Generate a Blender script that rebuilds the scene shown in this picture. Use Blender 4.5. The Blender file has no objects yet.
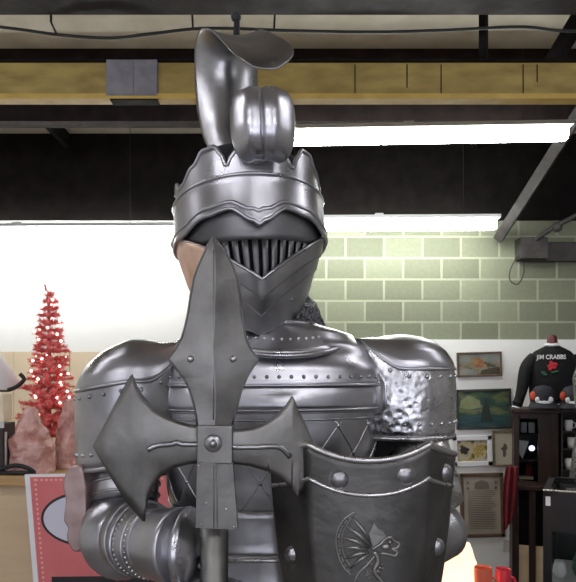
import bpy, bmesh, math, random
from mathutils import Vector, Matrix, noise
random.seed(7)
PI = math.pi
sc = bpy.context.scene
COL = sc.collection
F, HZ, EYE = 640.0, 370.0, 1.55      # focal length (px), horizon row, eye height (m)

def P(px, py, Y):
    return Vector(((px - 288) * Y / F, Y, EYE + (HZ - py) * Y / F))

# ------------------------------------------------------------------ materials
def new_mat(name):
    m = bpy.data.materials.new(name); m.use_nodes = True
    nt = m.node_tree; nt.nodes.clear()
    out = nt.nodes.new('ShaderNodeOutputMaterial')
    b = nt.nodes.new('ShaderNodeBsdfPrincipled')
    nt.links.new(b.outputs[0], out.inputs[0])
    return m, nt, b

def noise_mat(name, c1, c2, scale=8, rough=(0.5, 0.7), metal=0.0, bump=0.0, bscale=None, detail=6, lo=0.35, hi=0.65, spec=None, stretch=None):
    m, nt, b = new_mat(name)
    N, L = nt.nodes, nt.links
    tc = N.new('ShaderNodeTexCoord')
    src = tc.outputs['Object']
    if stretch:
        mp = N.new('ShaderNodeMapping'); mp.inputs['Scale'].default_value = stretch
        L.new(src, mp.inputs[0]); src = mp.outputs[0]
    n = N.new('ShaderNodeTexNoise'); n.inputs['Scale'].default_value = scale; n.inputs['Detail'].default_value = detail
    L.new(src, n.inputs['Vector'])
    r = N.new('ShaderNodeValToRGB')
    r.color_ramp.elements[0].position = lo; r.color_ramp.elements[1].position = hi
    r.color_ramp.elements[0].color = (*c1, 1); r.color_ramp.elements[1].color = (*c2, 1)
    L.new(n.outputs['Fac'], r.inputs[0]); L.new(r.outputs[0], b.inputs['Base Color'])
    mr = N.new('ShaderNodeMapRange')
    mr.inputs['From Min'].default_value = .3; mr.inputs['From Max'].default_value = .7
    mr.inputs['To Min'].default_value = rough[0]; mr.inputs['To Max'].default_value = rough[1]
    n2 = N.new('ShaderNodeTexNoise'); n2.inputs['Scale'].default_value = scale * 2.3; n2.inputs['Detail'].default_value = 4
    L.new(src, n2.inputs['Vector'])
    L.new(n2.outputs['Fac'], mr.inputs[0]); L.new(mr.outputs[0], b.inputs['Roughness'])
    b.inputs['Metallic'].default_value = metal
    if spec is not None: b.inputs['Specular IOR Level'].default_value = spec
    if bump:
        nb = N.new('ShaderNodeTexNoise'); nb.inputs['Scale'].default_value = bscale or scale * 3; nb.inputs['Detail'].default_value = 3
        L.new(src, nb.inputs['Vector'])
        bp = N.new('ShaderNodeBump'); bp.inputs['Strength'].default_value = bump; bp.inputs['Distance'].default_value = .01
        L.new(nb.outputs['Fac'], bp.inputs['Height']); L.new(bp.outputs[0], b.inputs['Normal'])
    return m

def flat(name, c, rough=.6, metal=0.0, emit=0.0, ecol=None, trans=0.0, ior=1.45):
    m, nt, b = new_mat(name)
    b.inputs['Base Color'].default_value = (*c, 1); b.inputs['Roughness'].default_value = rough
    b.inputs['Metallic'].default_value = metal
    if trans:
        b.inputs['Transmission Weight'].default_value = trans; b.inputs['IOR'].default_value = ior
    if emit:
        b.inputs['Emission Color'].default_value = (*(ecol or c), 1); b.inputs['Emission Strength'].default_value = emit
    return m

M = {}
M['steel'] = noise_mat('polished steel', (.37, .37, .39), (.56, .56, .59), 6, (.25, .38), 1.0, .08, 9)
M['steel2'] = noise_mat('worn steel', (.29, .29, .30), (.50, .50, .515), 9, (.27, .42), 1.0, .10, 14)
M['iron'] = noise_mat('dull forged iron', (.13, .127, .118), (.30, .295, .28), 8, (.36, .54), 1.0, .10, 40)
M['iron_dark'] = noise_mat('dark forged iron', (.095, .093, .088), (.16, .157, .15), 14, (.36, .5), 1.0, .10, 50)
M['edge'] = noise_mat('bright steel edge', (.5, .49, .48), (.68, .67, .66), 20, (.24, .36), 1.0)
M['inner'] = noise_mat('blackened steel inside', (.045, .045, .05), (.07, .07, .075), 10, (.45, .6), .8)
M['eye'] = noise_mat('dark visor steel', (.12, .12, .125), (.18, .18, .185), 10, (.4, .55), .9)
M['black'] = flat('plain black', (.006, .006, .007), .9)
M['rust'] = noise_mat('rust stained steel', (.05, .04, .03), (.3, .27, .22), 60, (.5, .7), .8)
M['rosy'] = noise_mat('worn steel with painted pink reflection', (.30, .21, .19), (.46, .36, .34), 22, (.3, .45), .8, .1, 12)  # the pink reflected by the elbow fan is painted into this steel
M['warm_reflect'] = noise_mat('steel with painted warm reflection', (.62, .38, .26), (.82, .58, .44), 14, (.3, .45), .5, .1, 12)  # steel with a warm reflection put into its colour
M['mail'] = noise_mat('dark mail', (.05, .05, .055), (.22, .22, .23), 220, (.4, .5), .9, .8, 260, lo=.42, hi=.58)
def hammered():
    m = noise_mat('hammered steel', (.42, .42, .43), (.66, .66, .66), 14, (.2, .38), 1.0)
    nt = m.node_tree; N, L = nt.nodes, nt.links
    b = [n for n in N if n.type == 'BSDF_PRINCIPLED'][0]
    tc = N.new('ShaderNodeTexCoord'); v = N.new('ShaderNodeTexVoronoi'); v.inputs['Scale'].default_value = 80
    v.feature = 'SMOOTH_F1'
    L.new(tc.outputs['Object'], v.inputs['Vector'])
    bp = N.new('ShaderNodeBump'); bp.inputs['Strength'].default_value = .45; bp.inputs['Distance'].default_value = .005
    L.new(v.outputs['Distance'], bp.inputs['Height']); L.new(bp.outputs[0], b.inputs['Normal'])
    return m
M['hammer'] = hammered()

M['white_wall'] = noise_mat('white painted wall', (.86, .855, .83), (.91, .90, .88), 2, (.6, .8))
M['tan_panel'] = noise_mat('tan wall board', (.76, .62, .44), (.82, .68, .50), 3, (.5, .7), bump=.05)
M['grey_wall'] = noise_mat('grey wall', (.34, .33, .32), (.42, .41, .39), 2, (.7, .9))
M['dark_paint'] = noise_mat('dark brown steel paint', (.006, .0045, .0042), (.012, .0095, .009), 7, (.7, .85), spec=.12)
M['purlin'] = noise_mat('purple brown steel paint', (.016, .011, .011), (.03, .021, .021), 7, (.6, .8), spec=.2)
M['brace'] = noise_mat('grey brown brace paint', (.032, .028, .027), (.06, .053, .05), 9, (.5, .7))
M['deck'] = noise_mat('cream ceiling board', (.60, .55, .45), (.72, .67, .57), 4, (.7, .9), bump=.1)
M['yellow'] = noise_mat('old yellow paint', (.27, .19, .048), (.43, .315, .09), 5, (.45, .65), bump=.12, stretch=(1, 3, 3))
M['yellow_lip'] = noise_mat('yellow flange', (.5, .33, .06), (.62, .42, .10), 8, (.4, .6), bump=.12)
M['grey_wrap'] = noise_mat('grey wrap', (.15, .145, .16), (.26, .255, .27), 9, (.6, .8), bump=.3)
M['floor'] = noise_mat('worn grey floor', (.16, .15, .14), (.26, .245, .23), 3, (.35, .6))
M['wire'] = flat('black cable', (.008, .008, .008), .6)
M['tube'] = flat('lit fluorescent diffuser', (.95, .95, 1), .4, emit=58, ecol=(.97, 1, .96))
M['tube_dim'] = flat('lit fluorescent diffuser, older', (.95, .95, 1), .4, emit=30, ecol=(.95, .94, 1))  # same kind of tube, emission turned down to balance the light
M['lamp_top'] = flat('white fixture housing', (.55, .55, .56), .5)
def block_mat():
    m, nt, b = new_mat('painted concrete block')
    N, L = nt.nodes, nt.links
    tc = N.new('ShaderNodeTexCoord'); mp = N.new('ShaderNodeMapping'); mp.inputs['Rotation'].default_value = (PI / 2, 0, 0)
    L.new(tc.outputs['Object'], mp.inputs[0])
    br = N.new('ShaderNodeTexBrick'); br.offset = .5
    br.inputs['Color1'].default_value = (.20, .215, .145, 1); br.inputs['Color2'].default_value = (.30, .32, .22, 1)
    br.inputs['Mortar'].default_value = (.40, .42, .30, 1); br.inputs['Scale'].default_value = 1
    br.inputs['Brick Width'].default_value = .36; br.inputs['Row Height'].default_value = .2
    br.inputs['Mortar Size'].default_value = .011; br.inputs['Mortar Smooth'].default_value = .2; br.inputs['Bias'].default_value = -.2
    L.new(mp.outputs[0], br.inputs['Vector'])
    n = N.new('ShaderNodeTexNoise'); n.inputs['Scale'].default_value = 30
    L.new(tc.outputs['Object'], n.inputs['Vector'])
    mx = N.new('ShaderNodeMixRGB'); mx.blend_type = 'MULTIPLY'; mx.inputs[0].default_value = .25
    L.new(br.outputs['Color'], mx.inputs[1]); L.new(n.outputs['Fac'], mx.inputs[2])
    L.new(mx.outputs[0], b.inputs['Base Color'])
    bp = N.new('ShaderNodeBump'); bp.inputs['Strength'].default_value = .4; bp.inputs['Distance'].default_value = .01
    L.new(br.outputs['Fac'], bp.inputs['Height']); bp.invert = True
    L.new(bp.outputs[0], b.inputs['Normal']); b.inputs['Roughness'].default_value = .8
    return m
M['block'] = block_mat()
M['pink_tree'] = noise_mat('pink tinsel', (.87, .15, .145), (.97, .30, .275), 40, (.35, .5))
M['pink_trunk'] = flat('pink trunk', (.55, .12, .12), .6)
M['bulb'] = flat('lit mini bulb', (1, .9, .8), .3, emit=7, ecol=(1, .86, .74))
def quartz(name, emit=0):
    m = noise_mat(name, (.40, .17, .14), (.74, .47, .42), 14, (.15, .4), bump=.6, bscale=30)
    b = [n for n in m.node_tree.nodes if n.type == 'BSDF_PRINCIPLED'][0]
    b.inputs['Subsurface Weight'].default_value = .25; b.inputs['Subsurface Radius'].default_value = (.05, .02, .015)
    if emit:
        b.inputs['Emission Color'].default_value = (1, .56, .32, 1); b.inputs['Emission Strength'].default_value = emit
    return m
M['quartz'] = quartz('rose salt rock'); M['quartz_lit'] = quartz('lit salt rock', 4.5)
M['shade'] = noise_mat('white lampshade', (.74, .73, .74), (.8, .8, .8), 5, (.6, .8))
M['cream'] = noise_mat('cream card', (.66, .54, .36), (.78, .66, .48), 9, (.5, .7))
M['tan_wood'] = noise_mat('tan laminate', (.56, .42, .26), (.64, .49, .31), 2.5, (.4, .55), stretch=(1, 1, 6))
M['tan_edge'] = noise_mat('counter edge wood', (.40, .25, .10), (.52, .34, .15), 6, (.4, .5), stretch=(1, 4, 8))
M['pink'] = noise_mat('coral pink print', (.60, .14, .145), (.66, .17, .17), 5, (.4, .55))
M['white'] = flat('white print', (.8, .8, .82), .5)
M['pale'] = flat('pale lilac print', (.62, .62, .70), .5)
M['peach'] = flat('peach dashes', (.82, .42, .33), .5)
M['ink'] = flat('black ink', (.012, .01, .012), .5)
M['yellow_card'] = flat('yellow card', (.75, .5, .05), .5); M['red_card'] = flat('red card', (.6, .05, .04), .5)
M['brown_dark'] = flat('dark brown', (.03, .022, .018), .6)
M['dark_wood'] = noise_mat('dark stained wood', (.012, .006, .0045), (.034, .015, .010), 6, (.4, .55), stretch=(6, 6, 1), spec=.3)
M['frame_wood'] = noise_mat('brown frame wood', (.09, .055, .035), (.15, .09, .06), 12, (.4, .5))
M['frame_dark'] = noise_mat('dark green black frame', (.02, .025, .022), (.05, .05, .042), 12, (.4, .5))
M['gold_frame'] = noise_mat('dull gold frame', (.17, .13, .08), (.28, .22, .13), 30, (.4, .5), .3)
M['glass'] = flat('glass', (.9, .95, .95), .03, trans=1.0, ior=1.1)
M['jacket'] = noise_mat('black satin jacket', (.005, .006, .006), (.009, .010, .010), 20, (.6, .75), bump=.2, spec=.2)
M['jack_white'] = flat('white thread', (.75, .75, .75), .7); M['rose'] = flat('red thread', (.5, .02, .04), .7)
M['leaf'] = flat('dark green thread', (.03, .10, .055), .7)
M['maroon'] = flat('maroon wood', (.10, .015, .018), .4)
M['cap'] = noise_mat('black cap cloth', (.012, .012, .018), (.02, .02, .03), 30, (.7, .9)); M['cap_red'] = flat('red cap cloth', (.55, .07, .03), .7)
M['sequin'] = noise_mat('grey sequins', (.03, .03, .028), (.34, .34, .32), 90, (.25, .4), .5, .5, 120, lo=.42, hi=.6)
M['redcloth'] = noise_mat('dark red cloth', (.11, .004, .009), (.16, .008, .015), 8, (.7, .9))
M['case_black'] = flat('black case metal', (.008, .008, .009), .35)
M['orange'] = flat('orange glaze', (.62, .11, .05), .3); M['red'] = flat('red glaze', (.55, .02, .04), .3)
M['china'] = flat('white china', (.75, .74, .72), .25); M['bluewhite'] = flat('lit display bulb', (.7, .75, 1), .3, emit=5, ecol=(.7, .75, 1))
M['olive'] = noise_mat('yellow green cloth', (.32, .32, .10), (.45, .44, .18), 20, (.7, .9))
M['table'] = noise_mat('dark table laminate', (.05, .04, .035), (.08, .065, .055), 5, (.4, .5))
M['plinth'] = noise_mat('black plinth', (.02, .02, .02), (.035, .035, .035), 5, (.5, .6))
M['blue_card'] = flat('blue card', (.15, .25, .45), .5)

# ------------------------------------------------------------------ mesh helpers
def bm_new(): return bmesh.new()

def grid(bm, fn, nu, nv, close_u=False, mi=0):
    """fn(i/nu, j/nv) -> Vector"""
    rows = []
    for j in range(nv + 1):
        rows.append([bm.verts.new(fn(i / nu, j / nv)) for i in range(nu if close_u else nu + 1)])
    n = nu if close_u else nu
    for j in range(nv):
        for i in range(n):
            a, b = rows[j][i], rows[j][(i + 1) % len(rows[j])]
            c, d = rows[j + 1][(i + 1) % len(rows[j])], rows[j + 1][i]
            try:
                f = bm.faces.new((a, b, c, d)); f.material_index = mi; f.smooth = True
            except ValueError: pass
    return rows

def tube(bm, pts, r, seg=8, cap=True, closed=False, mi=0):
    pts = [Vector(p) for p in pts]; n = len(pts)
    rr = r if isinstance(r, (list, tuple)) else [r] * n
    rings = []; prev = None
    for i, p in enumerate(pts):
        if closed: t = pts[(i + 1) % n] - pts[i - 1]
        else: t = pts[min(i + 1, n - 1)] - pts[max(i - 1, 0)]
        if t.length < 1e-9: t = Vector((0, 0, 1))
        t.normalize()
        if prev is None:
            a = Vector((0, 0, 1)) if abs(t.z) < .9 else Vector((1, 0, 0))
            x = t.cross(a).normalized()
        else:
            x = (prev - t * prev.dot(t))
            x = x.normalized() if x.length > 1e-6 else t.orthogonal().normalized()
        prev = x; y = t.cross(x)
        rings.append([bm.verts.new(p + (x * math.cos(2 * PI * k / seg) + y * math.sin(2 * PI * k / seg)) * rr[i]) for k in range(seg)])
    m = n if closed else n - 1
    for i in range(m):
        A, B = rings[i], rings[(i + 1) % n]
        for k in range(seg):
            f = bm.faces.new((A[k], A[(k + 1) % seg], B[(k + 1) % seg], B[k])); f.smooth = True; f.material_index = mi
    if cap and not closed:
        f = bm.faces.new(rings[0][::-1]); f.material_index = mi
        f = bm.faces.new(rings[-1]); f.material_index = mi

def box(bm, lo, hi, mi=0, rot=None, piv=None, bev=0.0):
    lo, hi = Vector(lo), Vector(hi)
    r = bmesh.ops.create_cube(bm, size=1)
    vs = r['verts']; c = (lo + hi) / 2; d = hi - lo
    for v in vs: v.co = Vector((v.co.x * d.x, v.co.y * d.y, v.co.z * d.z)) + c
    if rot is not None:
        pv = Vector(piv) if piv is not None else c
        for v in vs: v.co = rot @ (v.co - pv) + pv
    fs = set(f for v in vs for f in v.link_faces)
    for f in fs: f.material_index = mi
    if bev:
        es = list(set(e for v in vs for e in v.link_edges))
        bmesh.ops.bevel(bm, geom=es, offset=bev, segments=2, affect='EDGES', profile=.6)

def ball(bm, c, r, seg=12, rings=8, sc3=(1, 1, 1), mi=0, half=None):
    res = bmesh.ops.create_uvsphere(bm, u_segments=seg, v_segments=rings, radius=1)
    for v in res['verts']:
        v.co = Vector((v.co.x * r * sc3[0], v.co.y * r * sc3[1], v.co.z * r * sc3[2])) + Vector(c)
    for f in set(f for v in res['verts'] for f in v.link_faces): f.smooth = True; f.material_index = mi

def lathe(bm, prof, c=(0, 0, 0), seg=32, sx=1.0, sy=1.0, mi=0, T=None, caps=False):
    c = Vector(c); rows = []
    for r, z in prof:
        row = []
        for k in range(seg):
            a = 2 * PI * k / seg
            p = c + Vector((math.cos(a) * r * sx, math.sin(a) * r * sy, z))
            row.append(bm.verts.new(T(p) if T else p))
        rows.append(row)
    for j in range(len(prof) - 1):
        for k in range(seg):
            f = bm.faces.new((rows[j][k], rows[j][(k + 1) % seg], rows[j + 1][(k + 1) % seg], rows[j + 1][k]))
            f.smooth = True; f.material_index = mi
    if caps:
        f = bm.faces.new(rows[0][::-1]); f.material_index = mi
        f = bm.faces.new(rows[-1]); f.material_index = mi

def prism(bm, pts, off, mi=0):
    """closed outline (Vectors) extruded by off"""
    off = Vector(off)
    a = [bm.verts.new(p) for p in pts]; b = [bm.verts.new(Vector(p) + off) for p in pts]
    n = len(pts)
    fs = [bm.faces.new(a), bm.faces.new(b[::-1])]
    for i in range(n): fs.append(bm.faces.new((a[i], b[i], b[(i + 1) % n], a[(i + 1) % n])))
    for f in fs: f.material_index = mi

def smooth_line(pts, n=10, closed=False):
    pts = [Vector(p) for p in pts]; out = []; m = len(pts)
    R = range(m) if closed else range(m - 1)
    for i in R:
        if closed: p0, p1, p2, p3 = pts[i - 1], pts[i], pts[(i + 1) % m], pts[(i + 2) % m]
        else: p0, p1, p2, p3 = pts[max(i - 1, 0)], pts[i], pts[i + 1], pts[min(i + 2, m - 1)]
        for k in range(n):
            t = k / n
            out.append(.5 * ((2 * p1) + (p2 - p0) * t + (2 * p0 - 5 * p1 + 4 * p2 - p3) * t * t + (3 * p1 - p0 - 3 * p2 + p3) * t ** 3))
    if not closed: out.append(pts[-1])
    return out

def interp(tab, x):
    if x <= tab[0][0]: return tab[0][1]
    for (a, va), (b, vb) in zip(tab, tab[1:]):
        if x <= b:
            t = (x - a) / (b - a); t = t * t * (3 - 2 * t)
            return va + (vb - va) * t
    return tab[-1][1]
def lin(tab, x):
    if x <= tab[0][0]: return tab[0][1]
    for (a, va), (b, vb) in zip(tab, tab[1:]):
        if x <= b: return va + (vb - va) * (x - a) / (b - a)
    return tab[-1][1]

def obj(name, bm, mats, parent=None, thick=0, sub=0, bev=0, flip=False, smooth=None, offset=0):
    bmesh.ops.recalc_face_normals(bm, faces=bm.faces[:])
    me = bpy.data.meshes.new(name); bm.to_mesh(me); bm.free()
    if not isinstance(mats, (list, tuple)): mats = [mats]
    for m in mats: me.materials.append(M[m] if isinstance(m, str) else m)
    o = bpy.data.objects.new(name, me); COL.objects.link(o)
    if smooth is not None:
        for p in me.polygons: p.use_smooth = smooth
    if parent is not None:
        o.parent = parent
        o.matrix_parent_inverse = wm(parent).inverted()
    if sub:
        s = o.modifiers.new('s', 'SUBSURF'); s.levels = sub; s.render_levels = sub
    if thick:
        s = o.modifiers.new('t', 'SOLIDIFY'); s.thickness = thick; s.offset = offset
    if bev:
        s = o.modifiers.new('b', 'BEVEL'); s.width = bev; s.segments = 2; s.limit_method = 'ANGLE'
    return o

def wm(o):
    m = Matrix.LocRotScale(o.location, o.rotation_euler, o.scale)
    if o.parent is not None: m = wm(o.parent) @ o.matrix_parent_inverse @ m
    return m

def thing(name, loc, label, cat, group=None):
    e = bpy.data.objects.new(name, None); COL.objects.link(e); e.location = loc
    e.empty_display_size = .1
    e['label'] = label; e['category'] = cat
    if group: e['group'] = group
    return e
def tag(o, label, cat, group=None):
    o['label'] = label; o['category'] = cat
    if group: o['group'] = group
    return o
def struct(name, bm, mats, parent=None, **k):
    o = obj(name, bm, mats, parent, **k)
    if parent is None: o['kind'] = 'structure'
    return o
def sbox(name, lo, hi, mat, **k):
    bm = bm_new(); box(bm, lo, hi); return struct(name, bm, mat, **k)
def copy_tree(o, loc, label=None, group=None):
    c = o.copy(); COL.objects.link(c); c.location = loc
    if label: c['label'] = label
    if group: c['group'] = group
    for ch in o.children:
        d = ch.copy(); COL.objects.link(d); d.parent = c
        for g in ch.children:
            e = g.copy(); COL.objects.link(e); e.parent = d
    return c

# ------------------------------------------------------------------ the room
XL, XR, YB, YF, ZC = -4.4, 4.0, -4.6, 6.0, 3.76
FZ = -.42                                          # floor level (eye height is measured from the plinth of the armour)
sbox('floor', (XL - .1, YB - .1, FZ - .1), (XR + .1, YF + .1, FZ), 'floor')
sbox('ceiling', (XL - .1, YB - .1, ZC), (XR + .1, YF + .1, ZC + .1), 'deck')
XS = -.36                                           # where white plaster meets block
sbox('wall_back', (XS, YF, 1.83), (XR, YF + .1, 2.95), 'block')
sbox('wall_back_upper', (XL, YF - .02, 2.95), (XR, YF + .1, ZC), 'dark_paint')
sbox('wall_back_white', (XL, YF, 1.72), (XS, YF + .1, 2.95), 'white_wall')
sbox('wall_back_lower', (XS, YF - .03, FZ), (XR, YF + .1, 1.835), 'white_wall')
bm = bm_new()
x = XL
while x < XS - .01:
    x2 = min(x + .262, XS)
    for z0, z1 in ((FZ, .85), (.858, 1.72)):
        box(bm, (x + .003, YF - .012, z0), (x2 - .003, YF + .1, z1))
    x = x2
struct('wall_back_panels', bm, 'tan_panel')
sbox('wall_left', (XL - .1, YB, FZ), (XL, YF, ZC), 'white_wall')
sbox('wall_right', (XR, YB, FZ), (XR + .1, YF, ZC), 'grey_wall')
bm = bm_new()
box(bm, (XL, YB - .1, FZ), (XR, YB, .7)); box(bm, (XL, YB - .1, 2.5), (XR, YB, ZC))
for a, b in ((XL, -3.6), (-.25, .25), (3.3, XR)): box(bm, (a, YB - .1, .7), (b, YB, 2.5))
struct('wall_front', bm, 'grey_wall')
for k, (a, b) in enumerate(((-3.6, -.25), (.25, 3.3))):
    bm = bm_new()
    for q in range(3):
        xx = a + (b - a) * q / 2
        box(bm, (xx - .03, YB - .07, .7), (xx + .03, YB - .02, 2.5))
    box(bm, (a, YB - .07, .7), (b, YB - .02, .75)); box(bm, (a, YB - .07, 2.45), (b, YB - .02, 2.5))
    struct('window_%d' % (k + 1), bm, 'case_black')

# ceiling steel
sbox('ceiling_purlin', (XL, 3.06, 3.37), (XR, 3.28, ZC), 'purlin')
sbox('ceiling_purlin', (XL, 4.4, 3.60), (XR, 4.56, ZC), 'purlin')
sbox('ceiling_purlin', (XL, 4.86, 3.44), (XR, 5.0, ZC), 'purlin')
for yy in (1.6, .2, -1.2, -2.6): sbox('ceiling_purlin', (XL, yy, 3.42), (XR, yy + .16, ZC), 'purlin')
bm = bm_new()                                       # yellow I beam, bolted plates as surface detail
box(bm, (XL, 3.49, 3.03), (XR, 3.52, 3.225))
box(bm, (XL, 3.465, 3.02), (XR, 3.545, 3.048), 1); box(bm, (XL, 3.465, 3.225), (XR, 3.545, 3.235), 2)
for px, zz in ((355, 3.05), (407, 3.09), (441, 3.05), (523, 3.05), (537, 3.12)):
    X = (px - 288) * 3.49 / F; box(bm, (X - .0025, 3.486, zz), (X + .0025, 3.492, 3.215), 2)
beam = struct('ceiling_beam', bm, ['yellow', 'yellow_lip', 'dark_paint'])
bm = bm_new()                                       # grey wrap around the beam
xa, xb = (104 - 288) * 3.43 / F, (156 - 288) * 3.43 / F
box(bm, (xa, 3.462, 3.034), (xb, 3.548, 3.232), bev=.008)
box(bm, (xa + .09, 3.457, 3.04), (xa + .15, 3.465, 3.22), bev=.003)
box(bm, (xa + .02, 3.468, 3.014), (xb, 3.542, 3.036), 1)
obj('grey_wrap', bm, ['grey_wrap', 'dark_paint'], beam)
bm = bm_new()                                       # dark web under beam (cross joists) at far ceiling
for px in (44, 500): box(bm, ((px - 288) * 5.4 / F - .02, 5.0, 3.62), ((px - 288) * 5.4 / F + .02, 5.98, ZC))
struct('ceiling_joist', bm, 'dark_paint')
def bar(name, a, b, w, mat, label=None, cat=None):
    bm = bm_new(); tube(bm, [a, b], w, 4)
    o = obj(name, bm, mat, smooth=False)
    if label: tag(o, label, cat)
    else: o['kind'] = 'structure'
    return o
bar('ceiling_brace', P(600, 80, 4.4), P(499, 238, 5.9), .058, 'brace')
bar('ceiling_brace', (1.072, 3.51, 3.23), (1.072, 3.51, ZC), .026, 'dark_paint')
bar('ceiling_brace', P(548, 70, 3.6), P(590, 0, 3.6), .05, 'dark_paint')
bm = bm_new()
tube(bm, smooth_line([P(520, 247, 5.92), P(535, 240, 5.85), P(556, 226, 5.7), P(600, 204, 5.5)], 6), .022, 8)
ball(bm, P(557, 227, 5.7), .05, 8, 6)
box(bm, P(522, 258, 5.95) + Vector((-.05, -.12, -.02)), P(534, 245, 5.95) + Vector((.08, .05, .05)))
tube(bm, smooth_line([P(520, 252, 5.9), P(511, 268, 5.92), P(510, 280, 5.93), P(518, 284, 5.93), P(524, 272, 5.92), P(522, 256, 5.9)], 6), .006, 6)
tag(obj('conduit_pipe', bm, 'brace'), 'grey conduit pipe and box with a loose cable loop on the block wall', 'pipe')
bm = bm_new(); box(bm, P(522, 262, 5.98) + Vector((0, -.06, 0)), P(600, 243, 5.98))
struct('trim_1', bm, 'brace')
bm = bm_new()
tube(bm, smooth_line([P(-120, 15, 3.4), P(0, 27, 3.4), P(60, 35, 3.4), P(110, 38, 3.4), P(150, 34, 3.4), P(192, 29, 3.4), P(230, 28.5, 3.4), P(300, 31, 3.4), P(380, 32, 3.4), P(450, 30, 3.4), P(520, 27, 3.4), P(570, 31, 3.4), P(660, 30, 3.4)], 8), .008, 6)
for px, py, qx, qy in ((51, 22, 57, 35), (192, 10, 193, 29), (275, 10, 274, 30)):
    tube(bm, [Vector((P(px, py, 3.4).x, 3.4, ZC)), P(px, py, 3.4), P(qx, qy, 3.4)], .006, 6)
tag(obj('cable', bm, 'wire'), 'black cable sagging in front of the cream ceiling boards', 'cable')

# fluorescent lights
def strip_light(a, b, w, h, label, hang=True, mt='tube'):
    a, b = Vector(a), Vector(b)
    t = thing('fluorescent_light', (a + b) / 2, label, 'ceiling light', 'fluorescent strip lights')
    d = (b - a).normalized(); L = (b - a).length
    rot = Matrix((d, Vector((0, 1, 0)), d.cross(Vector((0, 1, 0))))).transposed().to_3x3()
    c = (a + b) / 2
    bm = bm_new(); box(bm, c + Vector((-L / 2, -w / 2, -h / 2)), c + Vector((L / 2, w / 2, h / 2)), rot=rot, piv=c, bev=.02)
    obj('diffuser', bm, mt, t)
    bm = bm_new(); box(bm, c + Vector((-L / 2 - .02, -w * .85, h / 2 + .002)), c + Vector((L / 2 + .02, w * .85, h / 2 + .03)), rot=rot, piv=c)
    box(bm, c + Vector((-.035, -.03, h / 2 + .03)), c + Vector((.035, .03, h / 2 + .055)), rot=rot, piv=c)
    obj('housing', bm, 'lamp_top', t)
    if hang:
        for s in (-.36, .36):
            bm = bm_new()
            p = c + d * L * s; tube(bm, [p + Vector((0, 0, h / 2)), Vector((p.x, p.y, ZC))], .003, 5)
            obj('hanging_wire', bm, 'wire', t)
    return t
strip_light(P(250, 139.5, 4.4), P(567, 134, 4.4), .085, .085, 'long lit tube light hanging highest, below the yellow beam beside the plume')
strip_light(P(262, 226, 5.6), P(496, 224.5, 5.6), .09, .09, 'lit tube light over the concrete block wall')
strip_light(P(-140, 234, 5.6), P(174, 232.5, 5.6), .09, .085, 'lit tube light over the bright white wall behind the helmet')
for x, y in ((-2.3, 1.5), (2.2, 1.5), (-1.5, -1.0), (1.5, -1.0), (-1.6, -2.9), (1.6, -2.9)):
    strip_light((x - 1.2, y, 3.1), (x + 1.2, y, 3.1), .11, .09, 'lit tube light on the ceiling behind the viewer', mt='tube_dim')

# ------------------------------------------------------------------ suit of armour
SX, SY, YAW = -.04, 1.28, math.radians(9)
suit = thing('suit_of_armor', (SX, SY, .12), 'tall steel suit of armor with plumed helmet holding a halberd and shield', 'suit of armor')
ca, sa = math.cos(YAW), math.sin(YAW)
def TB(p):
    p = Vector(p)
    return Vector((SX + p.x * ca - p.y * sa, SY + p.x * sa + p.y * ca, p.z))

CH = [(1.00, (.21, .16)), (1.10, (.20, .15)), (1.20, (.188, .14)), (1.28, (.190, .138)), (1.34, (.200, .145)), (1.42, (.214, .156)), (1.50, (.222, .158)), (1.55, (.216, .144)), (1.59, (.196, .122)), (1.615, (.160, .10)), (1.645, (.078, .078))]
def chest(th, z, off=0.0):
    rx = interp([(a, b[0]) for a, b in CH], z) + off; ry = interp([(a, b[1]) for a, b in CH], z) + off
    n = 2.7
    s, c = math.sin(th), math.cos(th)
    k = (abs(s) ** n + abs(c) ** n) ** (-1 / n)
    keel = 1 + .05 * math.exp(-(th / .16) ** 2) if z < 1.5 else 1
    return TB((rx * k * s, -ry * k * c * keel, z))
def band(bm, z0, z1, off, th0=-PI, th1=PI, nu=72, nv=10, lip=.0, fz0=None, mi=0):
    def fn(u, v):
        th = th0 + (th1 - th0) * u
        a = z0 if fz0 is None else fz0(th)
        z = a + (z1 - a) * v
        return chest(th, z, off + lip * max(0, 1 - v * 6))
    grid(bm, fn, nu, nv, close_u=(th1 - th0 > 6.2), mi=mi)
def rivets(bm, pts, r, mi=0):
    for p in pts: ball(bm, p, r, 8, 6, mi=mi)

bm = bm_new(); band(bm, 1.29, 1.50, 0.0, nv=16)
bp = obj('breastplate', bm, 'steel2', suit, thick=.002)
# embossed lattice with bosses
def lat(bm):
    def sp(s, z): return chest(s / .19, z, .0005)
    z0, z1 = 1.30, 1.458; S = .062
    for k in range(-8, 9):
        for sg in (-1, 1):
            pts = []
            for q in range(25):
                z = z0 + (z1 - z0) * q / 24; s = k * S + sg * (z - z0) * .62
                if abs(s) < .24: pts.append(sp(s, z))
            if len(pts) > 2: tube(bm, pts, .0021, 6)
    for k in range(-8, 9):
        for j in range(0, 3):
            z = z0 + .05 + j * .05; s = (k + (.5 if j % 2 == 0 else 0)) * S
            if abs(s) < .2: ball(bm, sp(s, z), .0048, 8, 6)
    for zz in (1.462, 1.475): tube(bm, [sp(-.24 + .48 * q / 40, zz) for q in range(41)], .0025, 6)
bm = bm_new(); lat(bm); obj('lattice_trim', bm, 'steel2', bp)
bm = bm_new(); band(bm, 1.478, 1.535, .004, nv=6); tube(bm, [chest(-1.4 + 2.8 * q / 50, 1.479, .005) for q in range(51)], .0018, 6)
obj('chest_lame', bm, 'steel', suit, thick=.002)
bm = bm_new(); band(bm, 1.522, 1.645, .009, nv=14)
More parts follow.
